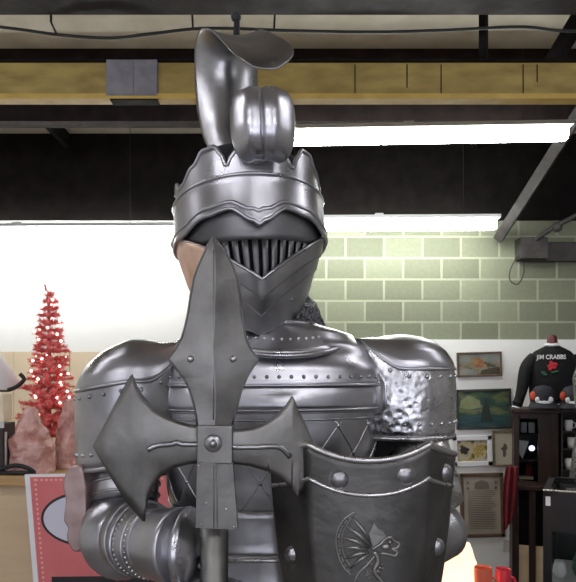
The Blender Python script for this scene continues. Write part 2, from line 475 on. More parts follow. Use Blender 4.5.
tube(bm, [chest(-1.5 + 3 * q / 60, 1.523, .010) for q in range(61)], .0022, 6)
yoke = obj('chest_yoke', bm, 'steel', suit, thick=.002)
bm = bm_new(); rivets(bm, [chest(-1.25 + 2.5 * q / 26, 1.538, .011) for q in range(27)], .0036)
obj('rivet_row', bm, 'steel2', yoke)
for k, (z0, z1, off) in enumerate(((1.215, 1.30, .003), (1.145, 1.225, .008), (1.07, 1.155, .013), (1.0, 1.08, .018))):
    bm = bm_new(); band(bm, z0, z1, off, nv=6, lip=.004); tube(bm, [chest(-1.6 + 3.2 * q / 50, z0, off + .006) for q in range(51)], .0028, 6, mi=1)
    obj('fauld_lame', bm, ['steel2', 'edge'], suit, thick=.002)

# gorget
def gor(th, t, lift=0):
    r = .064 + .060 * t
    return TB((.008 + r * math.sin(th) * 1.15, -.035 - r * math.cos(th), 1.638 - t * (.018 + .045 * max(math.cos(th), 0)) + lift))
bm = bm_new(); grid(bm, lambda u, v: gor(-PI + 2 * PI * u, v), 56, 5, close_u=True)
tube(bm, [gor(-PI + 2 * PI * q / 56, 1) for q in range(56)], .004, 6, closed=True)
tube(bm, [gor(-PI + 2 * PI * q / 56, 0) for q in range(56)], .0035, 6, closed=True)
go = obj('gorget', bm, 'steel', suit, thick=.002)
bm = bm_new(); rivets(bm, [gor(-PI + 2 * PI * q / 44, .55, .002) for q in range(44)], .0033)
obj('rivet_row', bm, 'edge', go)
bm = bm_new(); lathe(bm, [(.055, 1.58), (.058, 1.62), (.06, 1.66), (.062, 1.72)], TB((.005, -.02, 0)) * 1, 24)
obj('neck_mail', bm, 'mail', suit)
bm = bm_new()
def mailfn(u, v):
    a = 2 * PI * u; r = lin([(0, .085), (.4, .098), (.75, .088), (1, .066)], v)
    p = TB((.022 + r * math.sin(a), .03 - r * math.cos(a), 1.60 + .105 * v))
    return p + Vector((noise.noise(p * 28), noise.noise(p * 28 + Vector((5, 5, 5))), noise.noise(p * 30))) * .013
grid(bm, mailfn, 48, 12, close_u=True)
obj('mail_collar', bm, 'mail', suit, thick=.003)

# helmet -------------------------------------------------------------
HX, HY = (250 - 288) * 1.27 / F, 1.27
HYAW, HROLL = math.radians(9), math.radians(2.5)
hc, hs = math.cos(HYAW), math.sin(HYAW)
HR = Matrix.Rotation(HROLL, 3, 'Y').inverted()
def TH(p):
    p = Vector(p); q = HR @ (p - Vector((0, 0, 1.8))) + Vector((0, 0, 1.8))
    return Vector((HX + q.x * hc - q.y * hs, HY + q.x * hs + q.y * hc, q.z))
def helm(th, z, k=1.0):
    """shell of the helmet: radius falls towards the chin"""
    rx = lin([(1.60, .074), (1.63, .082), (1.67, .103), (1.72, .124), (1.77, .139), (1.80, .146), (1.86, .149), (1.95, .150)], z)
    ry = lin([(1.60, .105), (1.63, .120), (1.68, .150), (1.72, .162), (1.77, .165), (1.86, .160), (1.95, .157)], z)
    s, c = math.sin(th), math.cos(th)
    if z < 1.80 and c > 0:      # front pointed keel below the sight
        w = min(1, (1.80 - z) / .06) * .07
        k2 = 1 + w * math.exp(-(th / .35) ** 2)
    else: k2 = 1
    return TH((rx * k * s, -ry * k * c * k2, z))
D = math.radians
def zl(th): return interp([(0, 1.801), (D(4), 1.809), (D(19), 1.831), (D(36), 1.823), (D(62), 1.799), (D(100), 1.782), (PI, 1.775)], abs(th))
def zline(th): return 1.866 + .027 * math.cos(th)
def ztop(th):
    a = math.degrees(abs(th))
    if th < 0: a = lin([(0, 0), (21, 29), (31, 42), (75, 80), (180, 180)], a)
    return interp([(0, 1.912), (10, 1.925), (19, 1.936), (24, 1.925), (29, 1.908), (34, 1.932), (40, 1.948), (49, 1.945), (58, 1.922), (72, 1.897), (78, 1.894), (83, 1.908), (87, 1.893), (105, 1.90), (120, 1.935), (135, 1.905), (150, 1.935), (163, 1.905), (180, 1.93)], a)
bm = bm_new()
grid(bm, lambda u, v: helm(-PI + 2 * PI * u, 1.63 + .27 * v, .87), 64, 14, close_u=True)
lathe(bm, [(.87, 1.90), (.8, 1.94), (.6, 1.97), (.3, 1.985), (.001, 1.99)], (0, 0, 0), 48, .145, .155, T=TH)
hel = obj('helmet', bm, 'black', suit); hel['label'] = 'black inner shell standing in for the dark inside of the helmet'  # shell coloured black for the darkness behind the visor slots
# back plate of the helmet
bm = bm_new()
grid(bm, lambda u, v: helm(D(72) + D(216) * u, 1.655 + .15 * v + .0 * u, .955), 40, 8)
obj('back_plate', bm, 'steel2', hel, thick=.002)
# crown and brow
bm = bm_new()
def crfn(u, v):
    th = -PI + 2 * PI * u; z0 = zline(th) - .012; z1 = ztop(th)
    return helm(th, z0 + (z1 - z0) * v, .945 - .005 * v)
rows = grid(bm, crfn, 180, 8, close_u=True)
tube(bm, [v.co.copy() for v in rows[-1]], .0028, 6, closed=True)
obj('crown', bm, 'steel', hel, thick=.0025)
bm = bm_new()
TH0, TH1 = -D(128), D(128)
def brfn(u, v):
    th = TH0 + (TH1 - TH0) * u; a = zl(th); b = zline(th)
    return helm(th, a + (b - a) * v, 1.035 - .065 * v ** .8 + .012 * math.exp(-((v - .97) / .05) ** 2))
rows = grid(bm, brfn, 140, 12)
tube(bm, [v.co.copy() for v in rows[0]], .0026, 6)
# second rolled lip a little above the heart edge
tube(bm, [brfn(q / 140, .20 + .06 * math.exp(-(((q / 140) - .5) / .03) ** 2)) for q in range(141)], .0028, 6)
tube(bm, [v.co.copy() for v in rows[-1]], .0022, 6)
obj('brow_band', bm, 'steel', hel, thick=.0025)
# eye guard: plate with vertical breaths, gaps are open
def zv(th): return 1.706 + .098 * min(1, abs(math.sin(min(abs(th), PI / 2)))) ** 1.05
bm = bm_new()
zs = 1.777
grid(bm, lambda u, v: helm(D(-84) + D(168) * u, zs + (1.85 - zs) * v, .955), 60, 6)
pitch = D(7.4)
for k in range(-10, 11):
    th = (k + .5) * pitch; hw = pitch * .30
    zb = zv(th) - .02
    if zb < zs - .003:
        grid(bm, lambda u, v: helm(th - hw + 2 * hw * u, zb + (zs - zb) * v, .955), 2, 4)
obj('eye_guard', bm, 'eye', hel, thick=.003)
# lower visor lames, each with a V upper edge
specs = [(0, .034, 1.0), (.026, .062, .975), (.052, .125, .955)]
for k, (d0, d1, kk) in enumerate(specs):
    bm = bm_new()
    A = D((96, 92, 88)[k])
    def vf(u, v):
        th = -A + 2 * A * u; t = zv(th)
        za = max(t - d1 * (1 + (.5 if k == 2 else 0) * abs(math.sin(th))), 1.612 + .035 * abs(math.sin(th)))
        zb = max(t - d0, za + .002)
        return helm(th, za + (zb - za) * v, kk)
    rows = grid(bm, vf, 90, 8 if k < 2 else 14)
    tube(bm, [v.co.copy() for v in rows[-1]], .0022, 6)
    obj('visor_lame', bm, 'steel2', hel, thick=.0022)
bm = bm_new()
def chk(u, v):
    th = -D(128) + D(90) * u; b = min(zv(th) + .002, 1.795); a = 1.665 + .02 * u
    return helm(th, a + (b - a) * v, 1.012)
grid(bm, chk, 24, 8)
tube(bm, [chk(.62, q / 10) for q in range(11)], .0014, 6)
cp = obj('visor_side', bm, 'warm_reflect', hel, thick=.002); cp['label'] = 'visor side with a warm reflection painted in'  # reflection on the visor side, painted as a plate of its own
for s in (-1, 1):
    bm = bm_new(); ball(bm, helm(s * D(88), 1.80, .99), .011, 12, 8, (1, 1, 1)); obj('hinge_boss', bm, 'steel2', hel)

# plumes of sheet steel
bm = bm_new()
def lobe(u, v):
    a = D(-86 + 196 * v); w = 2 * u - 1
    pc = P(263, 127, 1.115)
    prof = max(.05, math.cos(a * .90)) ** .5 if a < 0 else max(.05, math.cos(a * .74)) ** .5
    hw = .0555 * prof
    y = pc.y - .056 * math.cos(a) * (1 if a < PI / 2 else .9) - .012 * max(0, -math.sin(a)); z = pc.z + .064 * math.sin(a)
    rnd = (1 - math.sqrt(max(0, 1 - (.95 * w) ** 2))) * .060 * max(.2, math.cos(a * .85))
    cre = .007 * math.exp(-((w - .0) / .06) ** 2) - .003 * math.exp(-((w + .06) / .035) ** 2) - .006 * math.exp(-((abs(w) - .42) / .25) ** 2)
    return Vector((pc.x + hw * w - .002 * math.sin(a), y + rnd + cre, z))
rows = grid(bm, lobe, 56, 36)
obj('plume_curl', bm, 'steel', hel, thick=.0022)
bm = bm_new()
def strip(bm, spine, widths, wdirs, cup, nu=28, n=8):
    """sheet along a spine; wdirs = width vectors; cup = how far the middle sinks away"""
    S = smooth_line([P(*s) for s in spine], n); K = len(S)
    W = smooth_line([Vector((w, 0, 0)) for w in widths], n); DD = smooth_line(wdirs, n); C = smooth_line([Vector((c, 0, 0)) for c in cup], n)
    def fn(u, v):
        j = min(K - 1, int(round(v * (K - 1)))); w = 2 * u - 1
        t = (S[min(j + 1, K - 1)] - S[max(j - 1, 0)]).normalized()
        d = DD[j].normalized(); nrm = t.cross(d).normalized()
        return S[j] + d * W[j].x * w + nrm * C[j].x * (w * w) 
    return grid(bm, fn, nu, K - 1)
sp = [(240, 158, 1.20), (229, 134, 1.26), (229, 108, 1.30), (228, 80, 1.32), (226, 55, 1.31), (230, 38, 1.27), (240, 37, 1.21), (256, 50, 1.14), (263, 61, 1.10), (266, 69, 1.085)]
wd = [.022, .042, .058, .066, .064, .056, .054, .060, .050, .020]
dirs = [(1, 0, 0), (1, .1, 0), (1, .15, 0), (1, .15, 0), (1, .1, 0), (1, .05, 0), (1, .0, -.03), (1, .0, -.05), (1, 0, -.05), (1, 0, -.05)]
rows = strip(bm, sp, wd, dirs, [.01, .03, .045, .05, .04, .015, .010, .012, .010, .002])
obj('plume_feather', bm, 'steel2', hel, thick=.0022)
bm = bm_new()
tube(bm, [P(240, 160, 1.2), P(232, 100, 1.34), P(236, 50, 1.34), P(237, 18, 1.34)], [.012, .012, .008, .006], 8); ball(bm, P(236, 17, 1.34), .011, 10, 8)
obj('plume_holder', bm, 'inner', hel)

# pauldrons ------------------------------------------------------------
def pauldron(s, zt, zb, zsplit, rx, ry, X, bandmat):
    prof = [(zb, .97), (zb + .05, .99), (zt - .12, 1.0), (zt - .085, .985), (zt - .055, .93), (zt - .034, .83), (zt - .018, .67), (zt - .007, .44), (zt - .002, .22), (zt, .0)]
    def at(a, z, off=0):
        r = lin(prof, z) + off
        cx = math.cos(a) * s                      # > 0 on the outside
        inn = max(0, -cx - .3) / .7
        z2 = z
        if z < zt - .008: z2 = z + (zt - .008 - z) * (1 if z > zsplit - .03 else 0) * .92 * min(1, inn * 1.25) ** 1.5
        if s < 0: z2 -= .020 * max(0, cx) * r
        lean = -.010 * max(0, cx) * max(0, z - zsplit) / .07 
        return TB((s * (X + r * rx * cx * (1.12 if cx < 0 else 1.0) + lean), r * ry * math.sin(a) - .01, z2))
    bm = bm_new()
    N = 72; zs_ = [zsplit + (zt - zsplit) * (1 - (1 - q / 18) ** 1.8) for q in range(19)]
    rows = []
    for z in zs_: rows.append([bm.verts.new(at(2 * PI * k / N, z, .025 if z < zt - 1e-5 else 0)) for k in range(N)])
    for j in range(18):
        for k in range(N):
            f = bm.faces.new((rows[j][k], rows[j][(k + 1) % N], rows[j + 1][(k + 1) % N], rows[j + 1][k])); f.smooth = True
    tube(bm, [v.co.copy() for v in rows[0]], .0022, 6, closed=True)
    po = obj('pauldron', bm, 'steel', suit, thick=.002)
    bm = bm_new()
    a0 = 0 if s > 0 else PI
    rows = grid(bm, lambda u, v: at(a0 + D(-150 + 300 * u), zb + (zsplit + .012 - zb) * v, .0), N, 10)
    tube(bm, [v.co.copy() for v in rows[0]], .0038, 6)
    tube(bm, [r.co.copy() for r in rows[0]], .003, 6)
    for zz, n in ((zb + .028, 18), (zsplit - .014, 14)):
        rivets(bm, [at(a0 + D(-118 + 236 * q / n), zz, .012) for q in range(n + 1)], .0032)
    obj('hammered_band', bm, bandmat, po, thick=.002)
    return at
pauldron(1, 1.622, 1.42, 1.552, .108, .115, .274, 'hammer')
pauldron(-1, 1.610, 1.385, 1.530, .106, .125, .262, 'steel2')
# shoulder lames linking pauldron with the yoke
for s in (-1, 1):
    bm = bm_new()
    def sl(u, v):
        a = D(-120 + 240 * u)
        x = .145 + .065 * v; rr = .104 - .008 * v
        z = 1.50 + rr * (1.06 - .08 * v) * max(-.35, math.cos(a)); y = -.005 + rr * 1.08 * math.sin(a)
        return TB((s * x, y, z))
    rows = grid(bm, sl, 40, 5)
    tube(bm, [r[0].co.copy() if False else r.co.copy() for r in rows[-1]], .002, 6)
    obj('shoulder_lame', bm, 'steel', suit, thick=.002)

for s in (-1, 1):
    bm = bm_new()
    tube(bm, smooth_line([TB((s * .13, .01, 1.43)), TB((s * .20, .0, 1.435)), TB((s * .262, -.005, 1.42)), TB((s * .28, -.01, 1.36))], 5), [.09] * 8 + [.085] * 4 + [.075] * 4, 20)
    obj('void_filler', bm, 'black', suit)['label'] = 'plain black filler for the dark void under the shoulder plate'  # black filler added where only shade shows under the pauldron
# arms -----------------------------------------------------------------
def limb(bm, a, b, r0, r1, seg=28, n=10, bulge=0.0, rings=()):
    a, b = Vector(a), Vector(b); pts = [a.lerp(b, q / n) for q in range(n + 1)]
    rr = [r0 + (r1 - r0) * q / n + bulge * math.sin(PI * q / n) for q in range(n + 1)]
    tube(bm, pts, rr, seg, cap=True)
    for t, e in rings:
        d = (b - a).normalized(); c = a.lerp(b, t); r = r0 + (r1 - r0) * t + bulge * math.sin(PI * t) + .001
        o = d.orthogonal().normalized(); w = d.cross(o)
        tube(bm, [c + (o * math.cos(2 * PI * k / 30) + w * math.sin(2 * PI * k / 30)) * r for k in range(30)], e, 6, closed=True)
def cop(bm, c, ax, r, squash=.85, seg=28):
    """dome of an elbow or knee plate: ellipsoid with two raised ridges around axis ax"""
    ax = Vector(ax).normalized(); o = ax.orthogonal().normalized(); w = ax.cross(o); c = Vector(c)
    def fn(u, v):
        ph = PI * (v - .5) * .98; a = 2 * PI * u
        k = 1 + .035 * math.exp(-((v - .28) / .03) ** 2) + .035 * math.exp(-((v - .74) / .03) ** 2) + .02 * math.exp(-((v - .5) / .02) ** 2)
        return c + (o * math.cos(a) + w * math.sin(a)) * r * math.cos(ph) * k + ax * r * squash * math.sin(ph)
    grid(bm, fn, seg, 30, close_u=True)
# viewer's left arm: hand closed on the halberd
sh = TB((-.275, 0, 1.46)); el = P(124, 534, 1.15); wr = P(160, 543, 1.01); hd = P(192, 548, .955)
bm = bm_new(); limb(bm, sh, el + (sh - el) * .25, .068, .060, rings=((.8, .003), (.93, .003)))
obj('upper_arm_plate', bm, 'steel2', suit)
bm = bm_new(); cop(bm, el, (wr - el) + Vector((0, 0, .02)), .078, .85)
co = obj('elbow_plate', bm, 'steel', suit)
bm = bm_new()                                   # fan plate on the outside of the elbow
fan = [(66, 470), (72, 466), (82, 468), (86, 500), (84, 540), (79, 552), (71, 550), (66, 538), (67, 528), (63, 520), (65, 500), (62, 486)]
prism(bm, smooth_line([P(x, y, 1.13) for x, y in fan], 3, True), (.012, .05, 0))
obj('fan_plate', bm, 'rosy', co, bev=.004)['label'] = 'fan shaped side plate with a pink reflection painted in'
bm = bm_new(); limb(bm, el + (wr - el) * .35, wr, .064, .054, rings=((.25, .003), (.45, .002)))
obj('forearm_plate', bm, 'steel2', suit)
ga = bm_new(); limb(ga, P(136, 541, 1.06), P(188, 547, .972), .051, .061, rings=((.03, .003), (.28, .0022)))
gl = obj('gauntlet', ga, 'steel', suit)
dd = (wr - el).normalized(); o_ = dd.orthogonal().normalized(); w_ = dd.cross(o_)
dd = (P(188, 547, .972) - P(136, 541, 1.06)).normalized(); o_ = dd.orthogonal().normalized(); w_ = dd.cross(o_)
for t, rr_ in ((.10, .0525), (.35, .055)):
    bm = bm_new(); c = P(136, 541, 1.06).lerp(P(188, 547, .972), t)
    rivets(bm, [c + (o_ * math.cos(2 * PI * k / 40) + w_ * math.sin(2 * PI * k / 40)) * rr_ for k in range(40)], .0022)
    obj('rivet_row', bm, 'edge', gl)
bm = bm_new()                                   # back of the hand
def hand(u, v):
    a = 2 * PI * u; c = P(176, 546, .985).lerp(P(202, 553, .965), v)
    r = lin([(0, .045), (.22, .05), (.4, .0655), (.6, .063), (.85, .046), (1, .026)], v)
    return c + Vector((.25 * r * math.cos(a), r * .95 * math.cos(a), r * 1.0 * math.sin(a)))
grid(bm, hand, 28, 16, close_u=True)
obj('hand_plate', bm, 'steel', gl)
SHX, SHY = (214 - 288) * .94 / F, .945          # staff axis of the halberd
for k in range(4):                              # fingers wrapped on the staff
    z = 1.205 - .028 * k
    pts = []
    for q in range(9):
        a = D(175 + 190 * q / 8)
        r = .034
        pts.append(Vector((SHX + r * math.cos(a), SHY + .002 + r * math.sin(a) * 1.0, z - .006 * q / 8)))
    bm = bm_new(); tube(bm, pts, [.0135, .0138, .0136, .0145, .0132, .013, .0125, .0115, .008], 10)
    obj('finger', bm, 'steel2', gl)
bm = bm_new(); tube(bm, smooth_line([hd + Vector((.0, .03, -.03)), Vector((SHX + .0, SHY + .037, 1.225)), Vector((SHX + .034, SHY + .016, 1.222)), Vector((SHX + .036, SHY - .008, 1.215))], 4), .013, 10)
obj('thumb', bm, 'steel2', gl)
# viewer's right arm: behind the shield, highlight put in as brighter steel
sh2 = TB((.292, -.01, 1.46)); el2 = P(441, 530, 1.17); wr2 = P(390, 560, 1.05)
bm = bm_new(); limb(bm, sh2, el2 + (sh2 - el2) * .2, .062, .056, rings=((.35, .003), (.55, .003), (.8, .003),)); obj('upper_arm_plate', bm, 'edge', suit)
bm = bm_new(); cop(bm, el2, (el2 - sh2), .045, 1.12); obj('elbow_plate', bm, 'edge', suit)
bm = bm_new(); limb(bm, el2, wr2, .052, .045); obj('forearm_plate', bm, 'steel2', suit)
bm = bm_new(); limb(bm, wr2, wr2 + Vector((-.05, -.03, 0)), .046, .04)
gl2 = obj('gauntlet', bm, 'steel', suit)
for k in range(4):
    bm = bm_new(); p0 = wr2 + Vector((-.05, -.01, .03 - .022 * k))
    tube(bm, [p0, p0 + Vector((-.035, -.012, 0)), p0 + Vector((-.05, -.03, 0)), p0 + Vector((-.035, -.045, 0))], [.012, .0115, .011, .009], 8)
    obj('finger', bm, 'steel2', gl2)
bm = bm_new(); p0 = wr2 + Vector((-.04, -.03, .04)); tube(bm, [p0, p0 + Vector((-.02, -.02, .006)), p0 + Vector((-.035, -.022, -.01))], [.013, .012, .01], 8)
obj('thumb', bm, 'steel2', gl2)
# legs (below the frame, simple but complete)
for s in (-1, 1):
    X = s * .105
    bm = bm_new(); grid(bm, lambda u, v: TB((X + .095 * math.sin(D(-75 + 150 * u)) , -.155 * math.cos(D(-75 + 150 * u)) * 1.0, 1.02 - .17 * v)), 16, 6); obj('tasset', bm, 'steel2', suit, thick=.003)
    bm = bm_new(); limb(bm, TB((X, 0, 1.05)), TB((X, 0, .62)), .092, .072); obj('thigh_plate', bm, 'steel2', suit)
    bm = bm_new(); cop(bm, TB((X, -.015, .60)), (1, 0, 0), .085); obj('knee_plate', bm, 'steel', suit)
    bm = bm_new(); limb(bm, TB((X, 0, .57)), TB((X, 0, .20)), .066, .048, bulge=.012); obj('greave', bm, 'steel2', suit)
    bm = bm_new(); tube(bm, [TB((X, .07, .165)), TB((X, .0, .17)), TB((X, -.1, .16)), TB((X, -.19, .148)), TB((X, -.24, .14))], [.04, .05, .045, .034, .02], 14); obj('sabaton', bm, 'steel2', suit)
bm = bm_new(); box(bm, (-.5, .78, FZ), (.42, 1.6, .12), bev=.01)
tag(obj('plinth', bm, 'plinth'), 'black plinth under the suit of armor', 'plinth')

# ------------------------------------------------------------------ halberd
hal = thing('halberd', (SHX, SHY, .12), 'dull iron halberd with a leaf shaped tip and two axe blades before the armor', 'halberd')
def HP(px, py, d=0): 
    Y = .925 + (px - 214) * .00035
    return P(px, py, Y + d)
L_ = [(238, 213), (246, 207), (256, 202), (267, 197), (279, 193), (295, 190), (312, 187.5), (326, 184.5), (338, 181), (349, 175), (359, 168), (368, 175), (378, 183), (390, 189), (404, 193), (416, 195.5), (428, 197)]
R_ = [(238, 213.5), (246, 221), (256, 228), (267, 234), (279, 238), (295, 240.5), (312, 242), (326, 244.5), (338, 246.5), (349, 251), (359, 259), (368, 253), (378, 247), (390, 242), (404, 238.5), (416, 235), (428, 232)]
bm = bm_new()
def spear(u, v):
    py = 238 + 192 * v; a, b = lin(L_, py), lin(R_, py); w = 2 * u - 1
    return HP(a + (b - a) * u, py, -.0075 * (1 - abs(w)) + .0015)
rows = grid(bm, spear, 10, 96)
sp_ = obj('spear_blade', bm, 'iron', hal, thick=.004, smooth=False)
bm = bm_new()
tube(bm, [HP(px + .5, py, -.001) for py, px in L_], .0016, 6); tube(bm, [HP(px - .5, py, -.001) for py, px in R_], .0016, 6)
tube(bm, [HP(213.6, 250 + 170 * q / 20, -.0068) for q in range(21)], .0011, 6, mi=1)
obj('blade_edge', bm, ['iron_dark', 'iron_dark'], sp_)
for px in (190.5, 233):
    bm = bm_new(); ball(bm, HP(px, 359, -.004), .0052, 12, 8); obj('rivet', bm, 'edge', sp_)
LT = [(94, 446), (108, 420), (121, 395), (132, 375), (136, 386), (142, 396), (152, 408), (164, 416), (178, 422), (190, 425.5), (200, 426)]
LB = [(94, 446.5), (110, 474), (126, 500), (144, 521), (145, 509), (147, 499), (152, 486), (161, 475), (174, 467), (187, 463.5), (200, 462)]
RT_ = [(230, 430), (240, 430.5), (254, 428), (267, 422.5), (279, 414), (287, 405), (292, 397), (298, 411), (306, 428), (313, 445), (314.5, 455)]
RB_ = [(230, 462.5), (250, 465), (268, 470.5), (283, 479), (292, 488), (298, 497), (306, 485), (312, 470), (314.5, 456)]
def axe(top, bot, far):
    xs = sorted(set([p[0] for p in top + bot] + [top[0][0] + (top[-1][0] - top[0][0]) * q / 60 for q in range(61)]))
    near = 200 if far < 200 else 230
    def at(px, v):
        a, b = lin(top, px), lin(bot, px); f = (px - near) / (far - near)
        return HP(px, a + (b - a) * v, -.004 * (1 - (2 * v - 1) ** 2) * min(1, (b - a) / 40) + (.034 if far < 200 else .012) * f * f)
    return xs, at
for top, bot, far, ridge in ((LT, LB, 94, (148, 199)), (RT_, RB_, 314.5, (231, 290))):
    xs, at = axe(top, bot, far)
    bm = bm_new(); grid(bm, lambda u, v: at(xs[int(round(u * (len(xs) - 1)))], v), len(xs) - 1, 10)
    b_ = obj('axe_blade', bm, 'iron', hal, thick=.005)
    bm = bm_new(); tube(bm, [at(x, 0) for x in xs] + [at(x, 1) for x in xs[::-1]], .0018, 6, closed=True)
    obj('blade_edge', bm, 'iron_dark', b_)
    bm = bm_new(); x0_, x1_ = ridge
    tube(bm, [at(x0_ + (x1_ - x0_) * q / 20, lin([(0, .5), (.62, .5), (.82, .52), (1, .66)], q / 20) if far > 200 else .5 - (.04 if q in (11, 12) else 0)) + Vector((0, -.003, 0)) for q in range(21)], .0040, 8)
    obj('ridge', bm, 'steel2', b_)
bm = bm_new(); 
c0, c1 = HP(197, 464, -.012), HP(233, 425, -.012)
box(bm, (c0.x, .905, c0.z), (c1.x, .95, c1.z), bev=.002)
sk = obj('socket', bm, 'iron', hal)
bm = bm_new(); p = HP(213.5, 443, -.016); ball(bm, p, .0145, 18, 10, (1, .6, 1)); ball(bm, p + Vector((0, -.008, 0)), .006, 12, 8)
obj('boss', bm, 'steel2', sk)
bm = bm_new(); prism(bm, [HP(197, 463, -.020), HP(233, 463, -.020), HP(238, 530, -.018), HP(195.5, 528, -.018)], (0, .01, 0)); 
tube(bm, [HP(214, 464, -.021), HP(214, 528, -.019)], .0008, 6); tube(bm, [HP(217, 464, -.021), HP(217.5, 528, -.019)], .0008, 6)
ln = obj('langet', bm, 'iron', hal, bev=.001)
for x, y in ((199, 466), (231, 466), (206, 503), (226, 509), (201, 524), (234, 527)):
    bm = bm_new(); ball(bm, HP(x, y, -.021), .0021, 8, 6); obj('nail', bm, 'edge', ln)
bm = bm_new(); tube(bm, [(SHX, SHY, .121), (SHX, SHY, 1.46)], .0205, 20)
obj('staff', bm, 'iron', hal)

# ------------------------------------------------------------------ shield
shd = thing('shield', (.12, .99, 1.0), 'dark iron shield with studs and an embossed crest in front of the armor', 'shield')
ZB = .93
def shield(w, z, d=0):
    """w in -1..1 across; facets with ridges at +-0.6"""
    t = max(0, (1.44 - z) / (1.44 - ZB))
    half = .152 * (1 - .28 * t - .72 * t ** 4)
    a = abs(w)
    y = .952 - .014 * (1 - (a / .6) ** 2) if a < .6 else .952 + .085 * (a - .6) / .4
    return Vector((.120 + half * w, y + d + .02 * t * t, z))
def ztopS(w):
    a = abs(w)
    return 1.4175 + .0225 * (a / .6) ** 2.2 if a < .6 else 1.44 - .026 * ((a - .6) / .4) ** .8
bm = bm_new()
ws = sorted(set([-1 + 2 * q / 50 for q in range(51)] + [-.6, .6]))
ws = [w for w in ws if min(abs(w - .6), abs(w + .6)) > .015 or abs(abs(w) - .6) < 1e-9]
def sf(u, v):
    w = ws[min(len(ws) - 1, int(round(u * (len(ws) - 1))))]; zt = ztopS(w); return shield(w, zt + (ZB - zt) * v)
rows = grid(bm, sf, len(ws) - 1, 40)
so = obj('shield_plate', bm, 'iron_dark', shd, thick=.004)
bm = bm_new()
tube(bm, [shield(w, ztopS(w), -.001) for w in ws], .0052, 8)
tube(bm, [shield(w, ztopS(w) - .051, -.001) for w in ws], .0036, 8)
for s in (-1, 1): tube(bm, [shield(s, 1.41 - .46 * q / 30, 0) for q in range(31)], .0025, 6)
obj('rim', bm, 'edge', so)
for w, z in ((-.30, 1.390), (.35, 1.396), (.83, 1.390), (.80, 1.275), (-.82, 1.262), (-.80, 1.392), (-.78, 1.12), (.78, 1.12)):
    bm = bm_new(); p = shield(w, z); r = .0142 if abs(w) < .6 else .0125
    ball(bm, p, r, 18, 10, (1, .62, 1)); lathe(bm, [(r * 1.15, -.0), (r * .9, .003)], (0, 0, 0), 18, T=lambda q: p + Vector((q.x, -q.z - .001, q.y)))
    obj('stud', bm, 'steel2', so)
# embossed winged crest
def CP(px, py, d=-.002):
    Y = .945; q = P(px, py, Y); w = (q.x - .12) / .145
    return shield(w, q.z, d)
bm = bm_new()
arc = smooth_line([CP(354, 511), CP(344, 518), CP(336.5, 530), CP(334.5, 543), CP(337, 557), CP(342, 567), CP(349, 574)], 6)
tube(bm, arc, .0016, 6)
arc2 = smooth_line([CP(350, 517), CP(342.5, 530), CP(340.5, 543), CP(343, 556), CP(349, 566)], 6); tube(bm, arc2, .001, 6)
for q in range(22):
    k = 3 + q * (len(arc) - 6) / 22; ball(bm, arc[int(k)] + Vector((.004, -.001, 0)), .0016, 6, 5)
for a, b in (((345, 524), (370, 546)), ((341, 536), (368, 547)), ((341, 547), (366, 549)), ((344, 558), (368, 551)), ((349, 567), (370, 552)), ((352, 516), (372, 544))):
    tube(bm, [CP(*a), CP((a[0] + b[0]) / 2, (a[1] + b[1]) / 2 - 2, -.004), CP(*b)], [.0012, .0035, .0016], 6)
prism(bm, [CP(372, 545), CP(368, 532), CP(373, 521), CP(377, 527), CP(382, 529), CP(386, 535), CP(378, 541)], (0, -.003, 0))
tube(bm, smooth_line([CP(372, 548), CP(380, 543), CP(386, 537), CP(391, 536), CP(394, 540), CP(400, 543), CP(398, 547), CP(392, 548), (CP(398, 551)), CP(396, 555), CP(388, 553), CP(380, 552)], 4), .0022, 6)
ball(bm, CP(390, 541), .0035, 8, 6); ball(bm, CP(386, 546), .006, 8, 6, (1.2, .5, .8))
tube(bm, smooth_line([CP(374, 550), CP(378, 560), CP(374, 570), CP(382, 580), CP(388, 592)], 4), [.004] * 17, 8)
tube(bm, smooth_line([CP(376, 553), CP(366, 564), CP(356, 574), CP(352, 586)], 4), .002, 6)
for q in range(26):
    ball(bm, CP(372 + random.uniform(-8, 14), 558 + random.uniform(0, 30)), random.uniform(.0014, .0028), 6, 5)
obj('crest', bm, 'iron', so)
# strap loop at the back ties shield to the forearm
bm = bm_new(); tube(bm, smooth_line([Vector((.06, .95, 1.27)), Vector((.10, 1.10, 1.30)), Vector((.18, 1.12, 1.29)), Vector((.2, .955, 1.27))], 6), .006, 6)
obj('arm_strap', bm, 'black', shd)

# ------------------------------------------------------------------ left: counter and what stands on it
CT = 1.05
cnt = thing('counter', (-1.9, 3.3, FZ), 'tan laminate counter with a wooden edge below the pink tree', 'counter')
bm = bm_new(); box(bm, (-3.2, 3.06, FZ), (-.55, 3.7, CT - .05)); obj('body', bm, 'tan_wood', cnt)
bm = bm_new(); box(bm, (-3.22, 3.02, CT - .05), (-.53, 3.74, CT), bev=.006); obj('worktop', bm, 'tan_edge', cnt)
